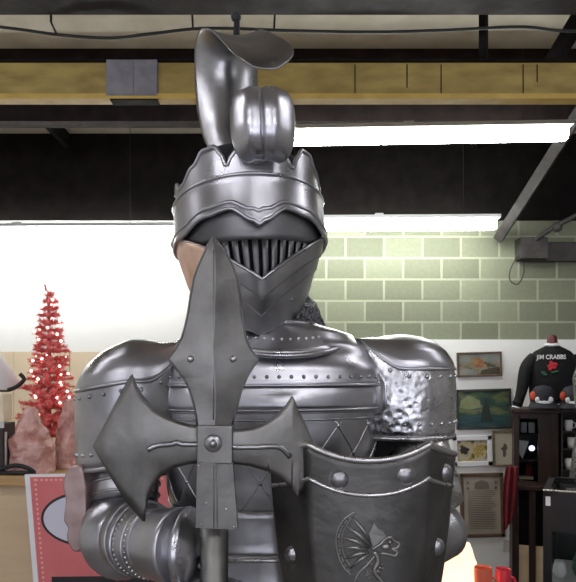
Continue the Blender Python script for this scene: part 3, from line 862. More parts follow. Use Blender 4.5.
# pink tinsel tree
tx, ty = (49 - 288) * 3.52 / F, 3.53
tree = thing('tinsel_tree', (tx, ty, CT), 'bright pink tinsel christmas tree with small lit bulbs on the counter', 'christmas tree')
zt_ = EYE + (HZ - 284) * ty / F
bm = bm_new(); tube(bm, [(tx, ty, CT), (tx - .005, ty, zt_ - .12), (tx - .025, ty, zt_ - .01), (tx - .03, ty, zt_)], [.012, .008, .006, .003], 8)
lathe(bm, [(.001, CT), (.09, CT), (.085, CT + .012), (.015, CT + .03)], (tx, ty, 0), 20)
obj('trunk', bm, 'pink_trunk', tree)
bm = bm_new(); tips = []
rng = random.Random(3)
LV = 21
for l in range(LV):
    f = l / (LV - 1); z = CT + .13 + (zt_ - CT - .19) * f
    R = .158 * (1 - f) ** .8 + .022
    n = max(5, int(15 - 9 * f))
    for k in range(n):
        a = 2 * PI * k / n + l * .7 + rng.uniform(-.2, .2); RR = R * rng.uniform(.75, 1.1)
        d = Vector((math.cos(a), math.sin(a), rng.uniform(0, .45))).normalized()
        p0 = Vector((tx, ty, z)); p1 = p0 + d * RR + Vector((0, 0, -.02 * RR / .2))
        tube(bm, [p0, p1], [.004, .002], 4, cap=False)
        m = int(18 + RR * 400)
        for q in range(m):
            t = .2 + .8 * q / m; c = p0.lerp(p1, t)
            e = Vector((rng.gauss(0, 1), rng.gauss(0, 1), rng.gauss(0, 1))); e = (e - d * e.dot(d)).normalized()
            e = (e + d * .7).normalized() * rng.uniform(.020, .032)
            s = e.cross(d).normalized() * .0045
            bm.faces.new((bm.verts.new(c - s), bm.verts.new(c + s), bm.verts.new(c + e)))
        if rng.random() < .26: tips.append(p0.lerp(p1, rng.uniform(.75, .98)) + Vector((0, -.012, .005)))
obj('tinsel_branches', bm, 'pink_tree', tree)
first = None
rng.shuffle(tips)
for p in tips[:52]:
    if first is None:
        bm = bm_new(); ball(bm, (0, 0, 0), .0075, 8, 6); first = obj('bulb', bm, 'bulb', tree); first.location = p
    else:
        b = first.copy(); COL.objects.link(b); b.location = p
# salt rocks
def rock(name, prof, cx, cy, z0, hgt, mat, label, sd, seg=18, rings=12, cat='rock'):
    bm = bm_new(); rg = Vector((sd, sd * 2, sd * 3))
    def fn(u, v):
        a = 2 * PI * u; L, R = lin(prof[0], v), lin(prof[1], v)
        mid = (L + R) / 2; r = (R - L) / 2
        p = Vector((cx + mid + r * math.cos(a), cy + r * .8 * math.sin(a), z0 + hgt * v))
        nn = noise.noise(p * 9 + rg) * .9 + noise.noise(p * 22 + rg) * .5
        dirv = Vector((math.cos(a), math.sin(a), .2))
        q = p + dirv * nn * min(.035, r * .4) * (1 if v > .02 else .3)
        q.z = max(q.z, z0); return q
    rows = grid(bm, fn, seg, rings, close_u=True)
    bm.faces.new(rows[0][::-1]); bm.faces.new(rows[-1])
    for f in bm.faces: f.smooth = False
    return tag(obj(name, bm, mat, smooth=False), label, cat)
k31 = 3.17 / F
rock('salt_rock', ([(0, -.135), (.5, -.10), (.9, -.05), (1, -.04)], [(0, .10), (.4, .095), (.63, .07), (.85, .035), (1, .01)]), (36 - 288) * k31, 3.15, CT, .318, 'quartz', 'pink translucent salt rock with a sloped peak in front of the tree', 1.3, 26, 18)
rock('salt_rock', ([(0, -.085), (.6, -.075), (.85, -.05), (1, -.035)], [(0, .07), (.6, .065), (1, .03)]), (70 - 288) * 3.3 / F, 3.3, CT, .345, 'quartz', 'pink salt rock half hidden behind the armored shoulder', 4.1, 24, 18)
bm = bm_new()
tube(bm, smooth_line([(-1.40, 3.045, CT + .014), (-1.36, 3.04, CT + .03), (-1.30, 3.05, CT + .045), (-1.24, 3.04, CT + .035), (-1.21, 3.05, CT + .01), (-1.26, 3.04, CT + .011), (-1.34, 3.045, CT + .012), (-1.42, 3.05, CT + .02), (-1.46, 3.08, CT + .011)], 6), .0105, 8)
tag(obj('power_cord', bm, 'wire'), 'coiled black cord at the foot of the salt rock', 'cord')
# white lamp at the very left
lx, ly = (-12 - 288) * 3.52 / F, 3.52
lamp = thing('table_lamp', (lx, ly, CT), 'white cone lampshade on a cream base at the left edge of the counter', 'lamp')
bm = bm_new(); zz = lambda py: EYE + (HZ - py) * ly / F
lathe(bm, [(.05, zz(352)), (.06, zz(353)), (.185, zz(388)), (.183, zz(389))], (lx, ly, 0), 32); obj('lamp_shade', bm, 'shade', lamp, thick=.003)
bm = bm_new(); lathe(bm, [(.001, CT), (.08, CT), (.075, CT + .02), (.02, CT + .05), (.03, CT + .15), (.06, CT + .22), (.05, CT + .28), (.012, CT + .32), (.01, zz(360)), (.05, zz(353))], (lx, ly, 0), 24); obj('base', bm, 'cream', lamp)
bm = bm_new(); tube(bm, smooth_line([P(8, 390, 3.38), P(14, 388, 3.38), P(20, 384, 3.38), P(24, 379, 3.38), P(20, 374, 3.38)], 5), .011, 8); tube(bm, [P(8, 391, 3.38), P(0, 391, 3.44), P(-12, 391, 3.52)], .006, 6)
obj('bracket', bm, 'wire', lamp)
def card_box(px0, py0, px1, py1, Y, dep, mat, label, name='box', extra=None, cat='box'):
    a, b = P(px0, py1, Y), P(px1, py0, Y)
    bm = bm_new(); box(bm, (a.x, Y, a.z), (b.x, Y + dep, b.z), bev=.003)
    mats = [mat]
    if extra:
        for (x0, y0, x1, y1, mt) in extra:
            mats.append(mt); c, d = P(x0, y1, Y), P(x1, y0, Y); box(bm, (c.x, Y - .002, c.z), (d.x, Y + .004, d.z), len(mats) - 1)
    return tag(obj(name, bm, mats), label, cat)
yb = 3.08; pb = HZ + (EYE - CT) * F / yb
card_box(-40, 424, 3, pb, yb, .14, 'brown_dark', 'dark brown box under the cream carton', extra=[(-40, 422, 4, 428, 'lamp_top')])
pz = 423
card_box(-30, 394, 3, 422, yb, .1, 'cream', 'cream carton stacked on the dark box by the lamp', extra=[(-30, 412, 4, 421, 'tan_panel')], cat='box')
card_box(-12, 432, 5.5, HZ + (EYE - CT) * F / 3.1, 3.1, .02, 'white', 'small colourful card standing at the left end of the counter', 'greeting_card', [(-12, 434, 5, 446, 'yellow_card'), (-8, 446, 3, 452, 'red_card'), (-12, 456, 3, 474, 'red_card')], 'card')
# leaning pink poster in front of the counter
po = thing('poster_board', (-.95, 2.95, FZ), 'coral pink poster with a white oval and black block leaning on the counter', 'poster')
def PP(px, py, d=0): return P(px, py, 2.93 + d)
bm = bm_new()
rt = Matrix.Rotation(D(6.2), 3, 'Y').inverted()
o0 = PP(24.5, 474.5); ux = Vector((1, .0, .012)).normalized(); uz = Vector((-.112, .07, 1)).normalized(); un = uz.cross(ux)
def Q(a, b, d=0): return o0 + ux * a - uz * b + un * d
def quad(bm, a0, b0, a1, b1, d0, d1, mi=0): 
    pts = [Q(a0, b0, d0), Q(a1, b0, d0), Q(a1, b1, d0), Q(a0, b1, d0)]
    prism(bm, pts, un * -(d1 - d0) * -1, mi)
PH, PW = 1.462, .74
quad(bm, 0, 0, PW, PH, 0, .02, 0)
obj('board', bm, 'white', po)
bm = bm_new(); quad(bm, .024, .012, PW - .024, PH - .02, -.002, .002); obj('pink_print', bm, 'pink', po)
bm = bm_new()
def oval(a, b, ra, rb, d, mi): prism(bm, [Q(a + ra * math.cos(2 * PI * k / 48) * 1.0, b + rb * math.sin(2 * PI * k / 48), d) for k in range(48)], -un * -.002, mi)
oval(.255, .205, .195, .122, -.004, 0); oval(.255, .205, .183, .110, -.006, 1)
obj('oval', bm, ['ink', 'pale'], po)
bm = bm_new(); quad(bm, .085, .462, PW - .06, .8, -.004, 0); obj('black_block', bm, 'ink', po)
bm = bm_new()
for k in range(62): quad(bm, .043, .02 + k * .022, .052, .02 + k * .022 + .010, -.004, -.001)
for k in range(30): quad(bm, .05 + k * .022, .022, .06 + k * .022, .030, -.004, -.001)
obj('dashes', bm, 'peach', po)

# ------------------------------------------------------------------ right: pictures
def picture(px0, py0, px1, py1, fw, fmat, cmat, label, name='framed_painting', tilt=-1.5, art=None, mat_board=0, cat='painting'):
    Y = 5.955; a, b = P(px0, py1, Y), P(px1, py0, Y); c = (a + b) / 2; c.y = Y
    t = thing(name, (c.x, Y, a.z), label, cat)
    R = Matrix.Rotation(D(tilt), 3, 'Y'); bm = bm_new()
    fr = [((a.x, b.z - fw), (b.x, b.z)), ((a.x, a.z), (b.x, a.z + fw)), ((a.x, a.z), (a.x + fw, b.z)), ((b.x - fw, a.z), (b.x, b.z))]
    for (x0, z0), (x1, z1) in fr: box(bm, (x0, Y - .02, z0), (x1, Y + .012, z1), rot=R, piv=c)
    obj('frame', bm, fmat, t, bev=.004)
    bm = bm_new(); box(bm, (a.x + fw * .8, Y - .006, a.z + fw * .8), (b.x - fw * .8, Y + .01, b.z - fw * .8), rot=R, piv=c)
    mats = [cmat]
    if art:
        for ia, (pts, mt) in enumerate(art):
            if mt not in mats: mats.append(mt)
            vs = []
            for (u, v) in pts:
                q = Vector((a.x + fw + (b.x - a.x - 2 * fw) * u, Y - .007 - .0004 * ia, a.z + fw + (b.z - a.z - 2 * fw) * v)); vs.append(R @ (q - c) + c)
            prism(bm, vs, (0, .002, 0), mats.index(mt))
    obj('canvas', bm, mats, t)
    return t
def art_mat(name, cols, scale, stretch):
    m = noise_mat(name, cols[0], cols[-1], scale, (.4, .6), stretch=stretch)
    r = [n for n in m.node_tree.nodes if n.type == 'VALTORGB'][0].color_ramp
    for i, c in enumerate(cols[1:-1]):
        e = r.elements.new(.35 + .3 * (i + 1) / (len(cols) - 1)); e.color = (*c, 1)
    return m
M['art1'] = art_mat('autumn paint', [(.05, .05, .035), (.17, .16, .08), (.22, .20, .15), (.09, .085, .05)], 9, (1, 1, 2))
M['art1b'] = noise_mat('rust paint', (.22, .08, .03), (.30, .17, .08), 20); M['art1c'] = noise_mat('grey sky paint', (.17, .19, .18), (.26, .27, .23), 9)
M['art1d'] = flat('dark bank paint', (.05, .04, .025), .6)
M['art2'] = art_mat('green lake paint', [(.012, .03, .03), (.03, .07, .05), (.14, .16, .06), (.05, .07, .06)], 4, (1, 1, 3))
M['art2b'] = flat('dark pine paint', (.014, .028, .024), .6); M['art2c'] = noise_mat('teal water paint', (.012, .045, .05), (.03, .075, .08), 8, stretch=(1, 1, 5))
M['art2d'] = noise_mat('light glow paint', (.18, .20, .07), (.24, .27, .16), 9)
M['art3'] = art_mat('collage print', [(.08, .07, .05), (.5, .38, .12), (.45, .43, .36), (.2, .09, .05)], 16, (1, 1, 1))
M['art3b'] = noise_mat('ochre print', (.30, .20, .05), (.48, .36, .12), 60)
M['parch'] = noise_mat('aged parchment', (.36, .31, .25), (.44, .385, .31), 5); M['parch2'] = noise_mat('pale print paper', (.50, .44, .34), (.58, .52, .42), 5)
M['faint'] = flat('faded ink', (.16, .13, .11), .7); M['darkink'] = flat('grey ink', (.10, .085, .07), .7)
def circ(u, v, ru, rv, n=14, j=.15): return [(u + ru * math.cos(2 * PI * k / n) * random.uniform(1 - j, 1 + j), v + rv * math.sin(2 * PI * k / n) * random.uniform(1 - j, 1 + j)) for k in range(n)]
picture(457, 352, 501.5, 376.5, .018, 'frame_wood', 'art1', 'small landscape painting with an orange tree, topmost of the five hung pictures', art=[
    ([(0, .62), (.3, .6), (.6, .62), (1, .58), (1, 1), (0, 1)], 'art1c'), (circ(.48, .56, .2, .25, 18, .45), 'art1b'), ([(.5, .0), (.55, .2), (.75, .3), (1, .34), (1, 0)], 'art1d'), ([(0, .0), (.45, .0), (.4, .2), (.15, .28), (0, .25)], 'art1c')])
picture(456, 389, 511, 429, .022, 'frame_dark', 'art2', 'dark green painting of a pine by a teal lake, widest of the hung pictures', art=[
    ([(.02, .55), (.25, .5), (.45, .55), (.42, .75), (.2, .9), (.05, .75)], 'art2d'), ([(0, .0), (1, 0), (1, .3), (.6, .36), (0, .3)], 'art2c'), ([(.42, .12), (.68, .12), (.64, .3), (.62, .5), (.58, .7), (.55, .86), (.51, .68), (.47, .5), (.45, .3)], 'art2b')])
picture(452, 435.5, 492, 466, .045, 'white', 'art3', 'collage print in a wide white mat beside the small gold frame', name='matted_print', art=[
    (circ(.68, .5, .18, .3, 14, .4), 'art3b'), (circ(.25, .55, .14, .2, 14, .4), 'brown_dark')], cat='picture')
picture(493, 430.5, 515, 466, .016, 'gold_frame', 'parch2', 'narrow gold framed print of a small dark figure next to the cabinet', name='framed_print', art=[
    ([(.42, .25), (.52, .22), (.6, .3), (.58, .42), (.68, .5), (.62, .62), (.5, .66), (.44, .55), (.3, .5), (.42, .42)], 'darkink')], cat='picture')
lines = []
for k in range(22):
    v = .74 - k * .031
    lines.append(([(.12, v), (.12 + random.uniform(.6, .78), v), (.12 + random.uniform(.6, .78), v + .010), (.12, v + .010)], 'faint'))
lines.append(([(.3, .8), (.7, .8), (.68, .9), (.5, .94), (.32, .9)], 'faint'))
for s in (.08, .84): lines += [(circ(s + .04, .8, .04, .025), 'faint'), (circ(s + .04, .9, .04, .025), 'faint')]
picture(460, 473, 503.5, 537, .032, 'frame_wood', 'parch', 'large brown framed document with faded text lines, lowest of the hung pictures', name='framed_document', art=lines, cat='framed document')

bm = bm_new(); c = P(507, 546, 5.965); box(bm, c + Vector((-.035, -.004, -.055)), c + Vector((.035, .006, .055)), bev=.003); box(bm, c + Vector((-.012, -.006, .01)), c + Vector((.012, 0, .035)), 1); box(bm, c + Vector((-.012, -.006, -.035)), c + Vector((.012, 0, -.01)), 1)
tag(obj('wall_outlet', bm, ['lamp_top', 'cream']), 'pale wall outlet low on the white wall beside the hutch', 'outlet')
# ------------------------------------------------------------------ dark hutch and what is on it
CY0, CY1 = 5.2, 5.62
def cx(px, Y=CY0): return (px - 288) * Y / F
def cz(py, Y=CY0): return EYE + (HZ - py) * Y / F
hut = thing('display_hutch', (cx(535), 5.4, FZ), 'tall dark wood hutch with a glass door below the black jacket', 'cabinet')
x0, x1 = cx(514), cx(555)
ztp, zledge = cz(409), cz(481)
bm = bm_new()
box(bm, (x0 - .02, CY0 - .03, ztp - .03), (x1 + .02, CY1, ztp), bev=.006)
for a, b in ((x0, x0 + .04), (cx(536.5), cx(541)), (x1 - .05, x1)): box(bm, (a, CY0, zledge), (b, CY0 + .05, ztp - .03))
box(bm, (x0, CY0 + .05, zledge), (x0 + .025, CY1, ztp - .03)); box(bm, (x1 - .025, CY0 + .05, zledge), (x1, CY1, ztp - .03))
box(bm, (cx(541), CY0 + .01, zledge), (x1 - .04, CY0 + .03, ztp - .03)); box(bm, (x0, CY1 - .02, zledge), (x1, CY1, ztp - .03))
box(bm, (x0 + .03, CY0, ztp - .075), (cx(537), CY0 + .04, ztp - .03))
obj('upper_body', bm, 'dark_wood', hut)
bm = bm_new()
for py in (434, 461): box(bm, (x0 + .025, CY0 + .06, cz(py) - .012), (cx(541), CY1 - .02, cz(py)))
obj('shelf', bm, 'dark_wood', hut)
bm = bm_new(); box(bm, (x0 + .04, CY0 + .02, zledge), (cx(536.5), CY0 + .024, ztp - .075)); obj('glass_pane', bm, 'glass', hut)
bm = bm_new(); box(bm, (x0 - .04, CY0 - .2, zledge - .035), (x1 + .03, CY1, zledge), bev=.006); obj('ledge', bm, 'dark_wood', hut)
bm = bm_new()
for a, b in ((x0 - .02, x0 + .03), (x1 - .05, x1)): box(bm, (a, CY0 - .15, FZ), (b, CY1, zledge - .035))
box(bm, (x0, CY0 - .15, FZ), (x1, CY1, FZ + .08)); box(bm, (x0, CY1 - .02, FZ), (x1, CY1, zledge - .035)); box(bm, (cx(527), CY0 - .15, FZ), (cx(533), CY0 - .11, zledge - .035))
box(bm, (x0 + .03, CY0 - .12, FZ + .08), (x1 - .05, CY0 - .10, cz(541)), 1)  # tan panel stands in for a reflection on the lower front
obj('lower_body', bm, ['dark_wood', 'tan_wood'], hut)
# things inside
bm = bm_new(); c = Vector((cx(523), CY0 + .14, cz(461) )); prism(bm, [c + Vector((-.06, 0, .16)), c + Vector((.05, 0, .15)), c + Vector((.02, 0, .06)), c + Vector((0, 0, 0)), c + Vector((-.025, 0, .04))], (0, .03, 0))
tag(obj('china_ornament', bm, 'china', bev=.006), 'white pointed china ornament on the middle shelf of the hutch', 'ornament')
bm = bm_new(); c = Vector((cx(532), CY0 + .16, cz(461))); lathe(bm, [(.02, 0), (.02, .05), (.012, .06)], c, 12, mi=1); ball(bm, c + Vector((0, 0, .09)), .024, 12, 8); tube(bm, [c + Vector((0, 0, .05)), c + Vector((0, 0, .08))], .012, 8, mi=1)
tag(obj('display_bulb', bm, ['bluewhite', 'black']), 'small glowing bluish bulb on the middle shelf of the hutch', 'light')
for k in range(2):
    bm = bm_new(); c = Vector((cx(524 + 8 * k), CY0 + .16, cz(434))); lathe(bm, [(.001, 0), (.026, 0), (.028, .085), (.024, .085), (.022, .01)], c, 16)
    tag(obj('glass_tumbler', bm, 'lamp_top'), ('grey tumbler on the top shelf of the hutch beside the left post', 'grey tumbler on the top shelf of the hutch beside the middle post')[k], 'glass', 'tumblers in the hutch')
bm = bm_new(); c = Vector((cx(521), CY0 + .12, zledge)); box(bm, c + Vector((-.04, 0, 0)), c + Vector((.10, .05, .022)))
tag(obj('pale_box', bm, 'cream'), 'flat pale box on the lowest hutch shelf', 'box')
for k, px in enumerate((528, 531)):
    bm = bm_new(); c = Vector((cx(px), CY0 + .2, zledge)); box(bm, c + Vector((-.012, 0, 0)), c + Vector((.012, .05, .11 + .02 * k)))
    tag(obj('red_book', bm, 'redcloth'), ('shorter red book standing on the lowest hutch shelf', 'taller red book standing on the lowest hutch shelf')[k], 'book', 'red books in the hutch')
# jacket on a stand
JY = 5.43
jx = lambda px: (px - 288) * JY / F
jz = lambda py: EYE + (HZ - py) * JY / F
jk = thing('jacket', (jx(541), JY, ztp), 'black jacket with white lettering and a red rose on a stand atop the hutch', 'jacket')
bm = bm_new()
JP = [(346, .05, .05), (349, .10, .06), (352, .145, .075), (357, .178, .09), (366, .19, .10), (380, .188, .105), (395, .18, .105), (403, .172, .1), (409, .165, .095)]
def jf(u, v):
    k = v * (len(JP) - 1); i = min(int(k), len(JP) - 2); t = k - i
    py, rx, ry = [JP[i][q] * (1 - t) + JP[i + 1][q] * t for q in range(3)]
    a = 2 * PI * u; p = Vector((jx(541) + rx * math.cos(a), JY + ry * math.sin(a), max(jz(py), ztp + .002)))
    return p + Vector((0, noise.noise(p * 14) * .012, 0))
grid(bm, jf, 40, 24, close_u=True)
obj('jacket_body', bm, 'jacket', jk)
bm = bm_new()
tube(bm, smooth_line([P(525, 357, JY), P(519, 367, JY - .02), P(516, 382, JY - .04), P(513, 398, JY - .06), P(511, 404, JY - .07)], 5), [.05 + .01 * math.sin(q * .3) for q in range(21)], 12)
tube(bm, [P(511, 404, JY - .07), P(510, 411, JY - .08)], .036, 12, mi=1); tube(bm, [P(510.6, 407, JY - .075), P(510.3, 408.3, JY - .077)], .038, 12, mi=2)
obj('sleeve', bm, ['jacket', 'jacket', 'jack_white'], jk)
bm = bm_new()
tube(bm, smooth_line([P(558, 357, JY), P(563, 367, JY), P(566, 382, JY - .02), P(566, 400, JY - .02)], 5), .05, 12)
obj('sleeve', bm, 'jacket', jk)
bm = bm_new(); tube(bm, [(jx(541) + .048 * math.cos(2 * PI * k / 20), JY + .048 * math.sin(2 * PI * k / 20), jz(345) + .006 * math.sin(2 * PI * k / 20)) for k in range(20)], .014, 8, closed=True)
obj('collar', bm, 'jack_white', jk)
bm = bm_new(); lathe(bm, [(.044, jz(349)), (.042, jz(341)), (.036, jz(337)), (.03, jz(336)), (.001, jz(335.5))], (jx(541), JY, 0), 20)
obj('stand_neck', bm, 'maroon', jk)
bm = bm_new()
for py in (403, 405.5): tube(bm, [(jx(541) + .178 * math.cos(a), JY + .106 * math.sin(a), jz(py)) for a in [PI + PI * q / 20 for q in range(21)]], .004, 6)
obj('waist_stripe', bm, 'jack_white', jk)
cu = bpy.data.curves.new('lettering', 'FONT'); cu.body = 'JIM CRABBS'; cu.size = .05; cu.align_x = 'CENTER'; cu.extrude = .003; cu.offset = .0012
tmp = bpy.data.objects.new('lettering_source', cu); COL.objects.link(tmp); bpy.context.view_layer.update()
me = bpy.data.meshes.new_from_object(tmp.evaluated_get(bpy.context.evaluated_depsgraph_get())); bpy.data.objects.remove(tmp)
xs = [v.co.x for v in me.vertices]; kx = .225 / (max(xs) - min(xs)); mid = (max(xs) + min(xs)) / 2
for v in me.vertices: v.co = Vector(((544 - 288) * (JY - .112) / F + (v.co.x - mid) * kx, JY - .112 - v.co.z, EYE + (HZ - 359.2) * (JY - .112) / F + v.co.y))
me.materials.clear(); me.materials.append(M['jack_white'])
lt = bpy.data.objects.new('lettering', me); COL.objects.link(lt); lt.parent = jk; lt.matrix_parent_inverse = wm(jk).inverted()
bm = bm_new()
for k in range(9):
    a = k * 2.4; rx_ = (545 - 288) * (JY - .115) / F; r = .004 * math.sqrt(k) * 3
    ball(bm, (rx_ + r * math.cos(a), JY - .115, jz(366) + r * math.sin(a)), .014, 8, 6, (1, .5, 1))
for dx, dz in ((-.05, -.055), (-.035, -.07), (.03, -.052), (.05, -.045)): ball(bm, ((543 - 288) * (JY - .115) / F + dx, JY - .112, jz(366) + dz), .018, 8, 6, (1, .4, .6), mi=1)
tube(bm, [(rx_, JY - .115, jz(367)), (rx_ - .01, JY - .113, jz(366) - .08)], .003, 6, mi=1)
obj('rose', bm, ['rose', 'leaf'], jk)
# caps on top of the hutch
def cap(px, label, g):
    t = thing('cap', (cx(px, 5.12), 5.12, ztp), label, 'cap', g)
    c = Vector((cx(px, 5.19), 5.2, ztp))
    bm = bm_new(); lathe(bm, [(.092, .05), (.096, .09), (.085, .145), (.055, .182), (.001, .195)], c, 20, 1.0, .8)
    obj('crown', bm, 'cap', t, thick=.003)
    bm = bm_new()
    for q in range(5): ball(bm, c + Vector((-.04 + .022 * q, -.076 + abs(q - 2) * .006, .05 + .03 * ((q + 1) % 2) * (q != 2))), .026, 8, 6, (1, .4, 1))
    obj('emblem', bm, 'jack_white', t)
    bm = bm_new(); ball(bm, c + Vector((-.078, -.04, .11)), .026, 10, 8, (1, .8, 1.4)); obj('side_panel', bm, 'cap_red', t)
    bm = bm_new()
    def brim(u, v):
        a = PI + PI * u; r = .092 + .065 * v * math.sin(PI * u) ** .6
        return c + Vector((r * math.cos(a), r * math.sin(a) * .8,   .06 - .045 * v))
    grid(bm, brim, 16, 5); obj('brim', bm, 'cap', t, thick=.004)
cap(541.5, 'black and red cap with a white emblem in front of the jacket', 'caps on the hutch')
cap(569, 'black and red cap with a white emblem at the right end of the hutch', 'caps on the hutch')
# hutch top reaches under the second cap: side rack with white cups
rk = thing('cup_rack', (cx(568), 5.4, FZ), 'dark open rack of white cups to the right of the hutch', 'rack')
bm = bm_new()
RX0, RX1 = x1 + .035, x1 + .50
for px in (430, 447, 468): box(bm, (RX0, CY0 + .02, cz(px) - .012), (RX1, CY1, cz(px)))
obj('shelf', bm, 'brown_dark', rk)
bm = bm_new(); box(bm, (RX0, CY1 - .02, FZ), (RX1, CY1, ztp)); box(bm, (RX0 - .012, CY0, FZ), (RX0, CY1, ztp)); box(bm, (RX1, CY0, FZ), (RX1 + .012, CY1, ztp)); box(bm, (RX0 - .012, CY0 - .03, ztp - .02), (RX1 + .012, CY1, ztp + .0))
obj('case', bm, 'brown_dark', rk)
proto = None
pl = {0: 'top', 1: 'middle', 2: 'bottom'}
for r_, py in enumerate((430, 447, 468)):
    for k in range(4 if r_ else 3):
        if proto is None:
            bm = bm_new(); lathe(bm, [(.001, 0), (.026, 0), (.031, .03), (.032, .085), (.028, .085), (.026, .01), (.001, .008)], (0, 0, 0), 14)
            tube(bm, [(.03, 0, .07), (.05, 0, .06), (.05, 0, .03), (.03, 0, .02)], .005, 6)
            c = proto = obj('cup', bm, 'china')
        else:
            c = proto.copy(); COL.objects.link(c)
        c.location = (RX0 + .05 + .09 * k + .02 * (r_ == 1), CY0 + .07, cz(py))
        tag(c, 'white cup on the %s shelf of the dark rack, %s from the hutch' % (pl[r_], ('first', 'second', 'third', 'fourth')[k]), 'cup', 'white cups on the rack')
# sequined garment on the right edge
gy = 4.5; gx = (592 - 288) * gy / F
gm = thing('sequin_dress', (gx, gy, FZ), 'grey sequined dress on a stand cut off by the right edge', 'dress')
bm = bm_new()
lathe(bm, [(.05, EYE + .05), (.10, EYE + .03), (.125, EYE - .06), (.115, EYE - .2), (.085, EYE - .38), (.12, EYE - .55), (.16, EYE - .9)], (gx, gy, 0), 28)
obj('dress_body', bm, 'sequin', gm, thick=.003)
bm = bm_new(); lathe(bm, [(.001, EYE + .12), (.03, EYE + .11), (.035, EYE + .06), (.08, EYE + .02), (.075, EYE - .3), (.05, EYE - .35), (.012, EYE - .36), (.012, FZ + .02), (.14, FZ + .015), (.15, FZ), (.001, FZ)], (gx, gy, 0), 24)
obj('stand', bm, 'cream', gm)
# red cloth hanging at the side of the hutch
bm = bm_new()
rx = x0 - .075
def cl(u, v):
    py = 462 + 58 * v; w = .025 + .05 * math.sin(PI * min(1, .25 + v * .6)); s = 2 * u - 1
    return Vector((x0 - .012 + s * w * .7 - .03 * v - .012, CY0 - .235 + .02 * math.sin(u * 14) , cz(py) + (0.05 * s if v > .9 else .0)))
grid(bm, cl, 28, 14)
o = obj('red_cloth', bm, 'redcloth', thick=.004)
tag(o, 'dark red cloth hanging beside the hutch and the framed document', 'cloth')
bm = bm_new(); tube(bm, [(x0 - .06, CY0 - .235, cz(463)), (x0 + .03, CY0 - .235, cz(463))], .006, 6)
obj('cloth_peg', bm, 'brown_dark', hut)
hutch_set = [o for o in sc.objects if o.parent is None and o.name.split('.')[0] in ('display_hutch', 'china_ornament', 'display_bulb', 'glass_tumbler', 'pale_box', 'red_book', 'jacket', 'cap', 'cup_rack', 'cup', 'red_cloth')]
RT = Matrix.Translation((x0, CY0, 0)) @ Matrix.Rotation(D(-17), 4, 'Z') @ Matrix.Translation((-x0, -CY0, 0))
for o in hutch_set:                                  # the hutch stands turned towards the aisle
    m = RT @ Matrix.LocRotScale(o.location, o.rotation_euler, o.scale)
    o.location = m.to_translation(); o.rotation_euler = m.to_euler()
# black framed glass case
DY = 3.15
dx0 = (543 - 288) * DY / F; zt2 = EYE + (HZ - 490) * DY / F
ds = thing('display_case', (dx0 + .35, 3.0, FZ), 'black framed glass display case at the right edge', 'display case')
ddx = Vector((.62, -.30, 0)).normalized(); ddy = Vector((.30, .62, 0)).normalized(); d0 = Vector((dx0, DY, 0))
Rz = Matrix((ddx, ddy, Vector((0, 0, 1)))).transposed()
def dbox(bm, lo, hi, mi=0):
    lo, hi = Vector(lo), Vector(hi); box(bm, d0 + lo, d0 + hi, mi, rot=Rz, piv=d0)
bm = bm_new()
for a in (0, .86):
    for b in (0, .42): dbox(bm, (a, b, FZ), (a + .04, b + .04, zt2))
dbox(bm, (0, 0, zt2 - .03), (.9, .03, zt2)); dbox(bm, (0, .43, zt2 - .03), (.9, .46, zt2)); dbox(bm, (0, 0, zt2 - .03), (.03, .46, zt2)); dbox(bm, (.87, 0, zt2 - .03), (.9, .46, zt2))
dbox(bm, (0, 0, FZ), (.9, .46, FZ + .12)); dbox(bm, (0.02, .44, FZ), (.88, .455, zt2 - .02)); dbox(bm, (.04, .0, zt2 - .2), (.86, .03, zt2 - .03))
obj('frame', bm, 'case_black', ds)
bm = bm_new(); dbox(bm, (.03, .03, zt2 - .008), (.87, .43, zt2 - .002)); dbox(bm, (.04, .012, FZ + .12), (.86, .016, zt2 - .2)); dbox(bm, (.012, .04, FZ + .12), (.016, .42, zt2 - .03))
obj('glass_pane', bm, 'glass', ds)
bm = bm_new(); dbox(bm, (.03, .03, .50), (.87, .43, .512)); obj('shelf', bm, 'lamp_top', ds)
bm = bm_new(); dbox(bm, (.012, -.004, zt2 - .075), (.034, .002, zt2 - .03)); obj('price_tag', bm, 'white', ds)
bm = bm_new(); tube(bm, [d0 + Rz @ Vector((0, -.001, zt2)), d0 + Rz @ Vector((.9, -.001, zt2))], .006, 6); obj('edge_strip', bm, 'edge', ds)
junk = [('white china cup in the display case nearest its front post', 'china'), ('green glass jar in the display case', 'leaf'), ('coral bowl in the display case', 'peach'), ('small tan pot in the display case', 'cream'), ('grey vase in the display case', 'lamp_top')]
for k, (lb, mt) in enumerate(junk):
    bm = bm_new(); c = d0 + Rz @ Vector((.07 + .10 * k, .10 + .07 * (k % 2), .513))
    s = (.8, 1.1, 1.2, .9, 1.3)[k]
    lathe(bm, [(.001, 0), (.03 * s, 0), (.042 * s, .03 * s), (.036 * s, .075 * s), (.028 * s, .095 * s), (.032 * s, .10 * s), (.026 * s, .10 * s), (.028 * s, .03 * s), (.001, .01)], c, 18)
    tag(obj(('china_cup', 'glass_jar', 'bowl', 'pot', 'vase')[k], bm, mt), lb, ('cup', 'jar', 'bowl', 'pot', 'vase')[k])
bm = bm_new(); p = [Vector((1.30, 3.74, zledge))]
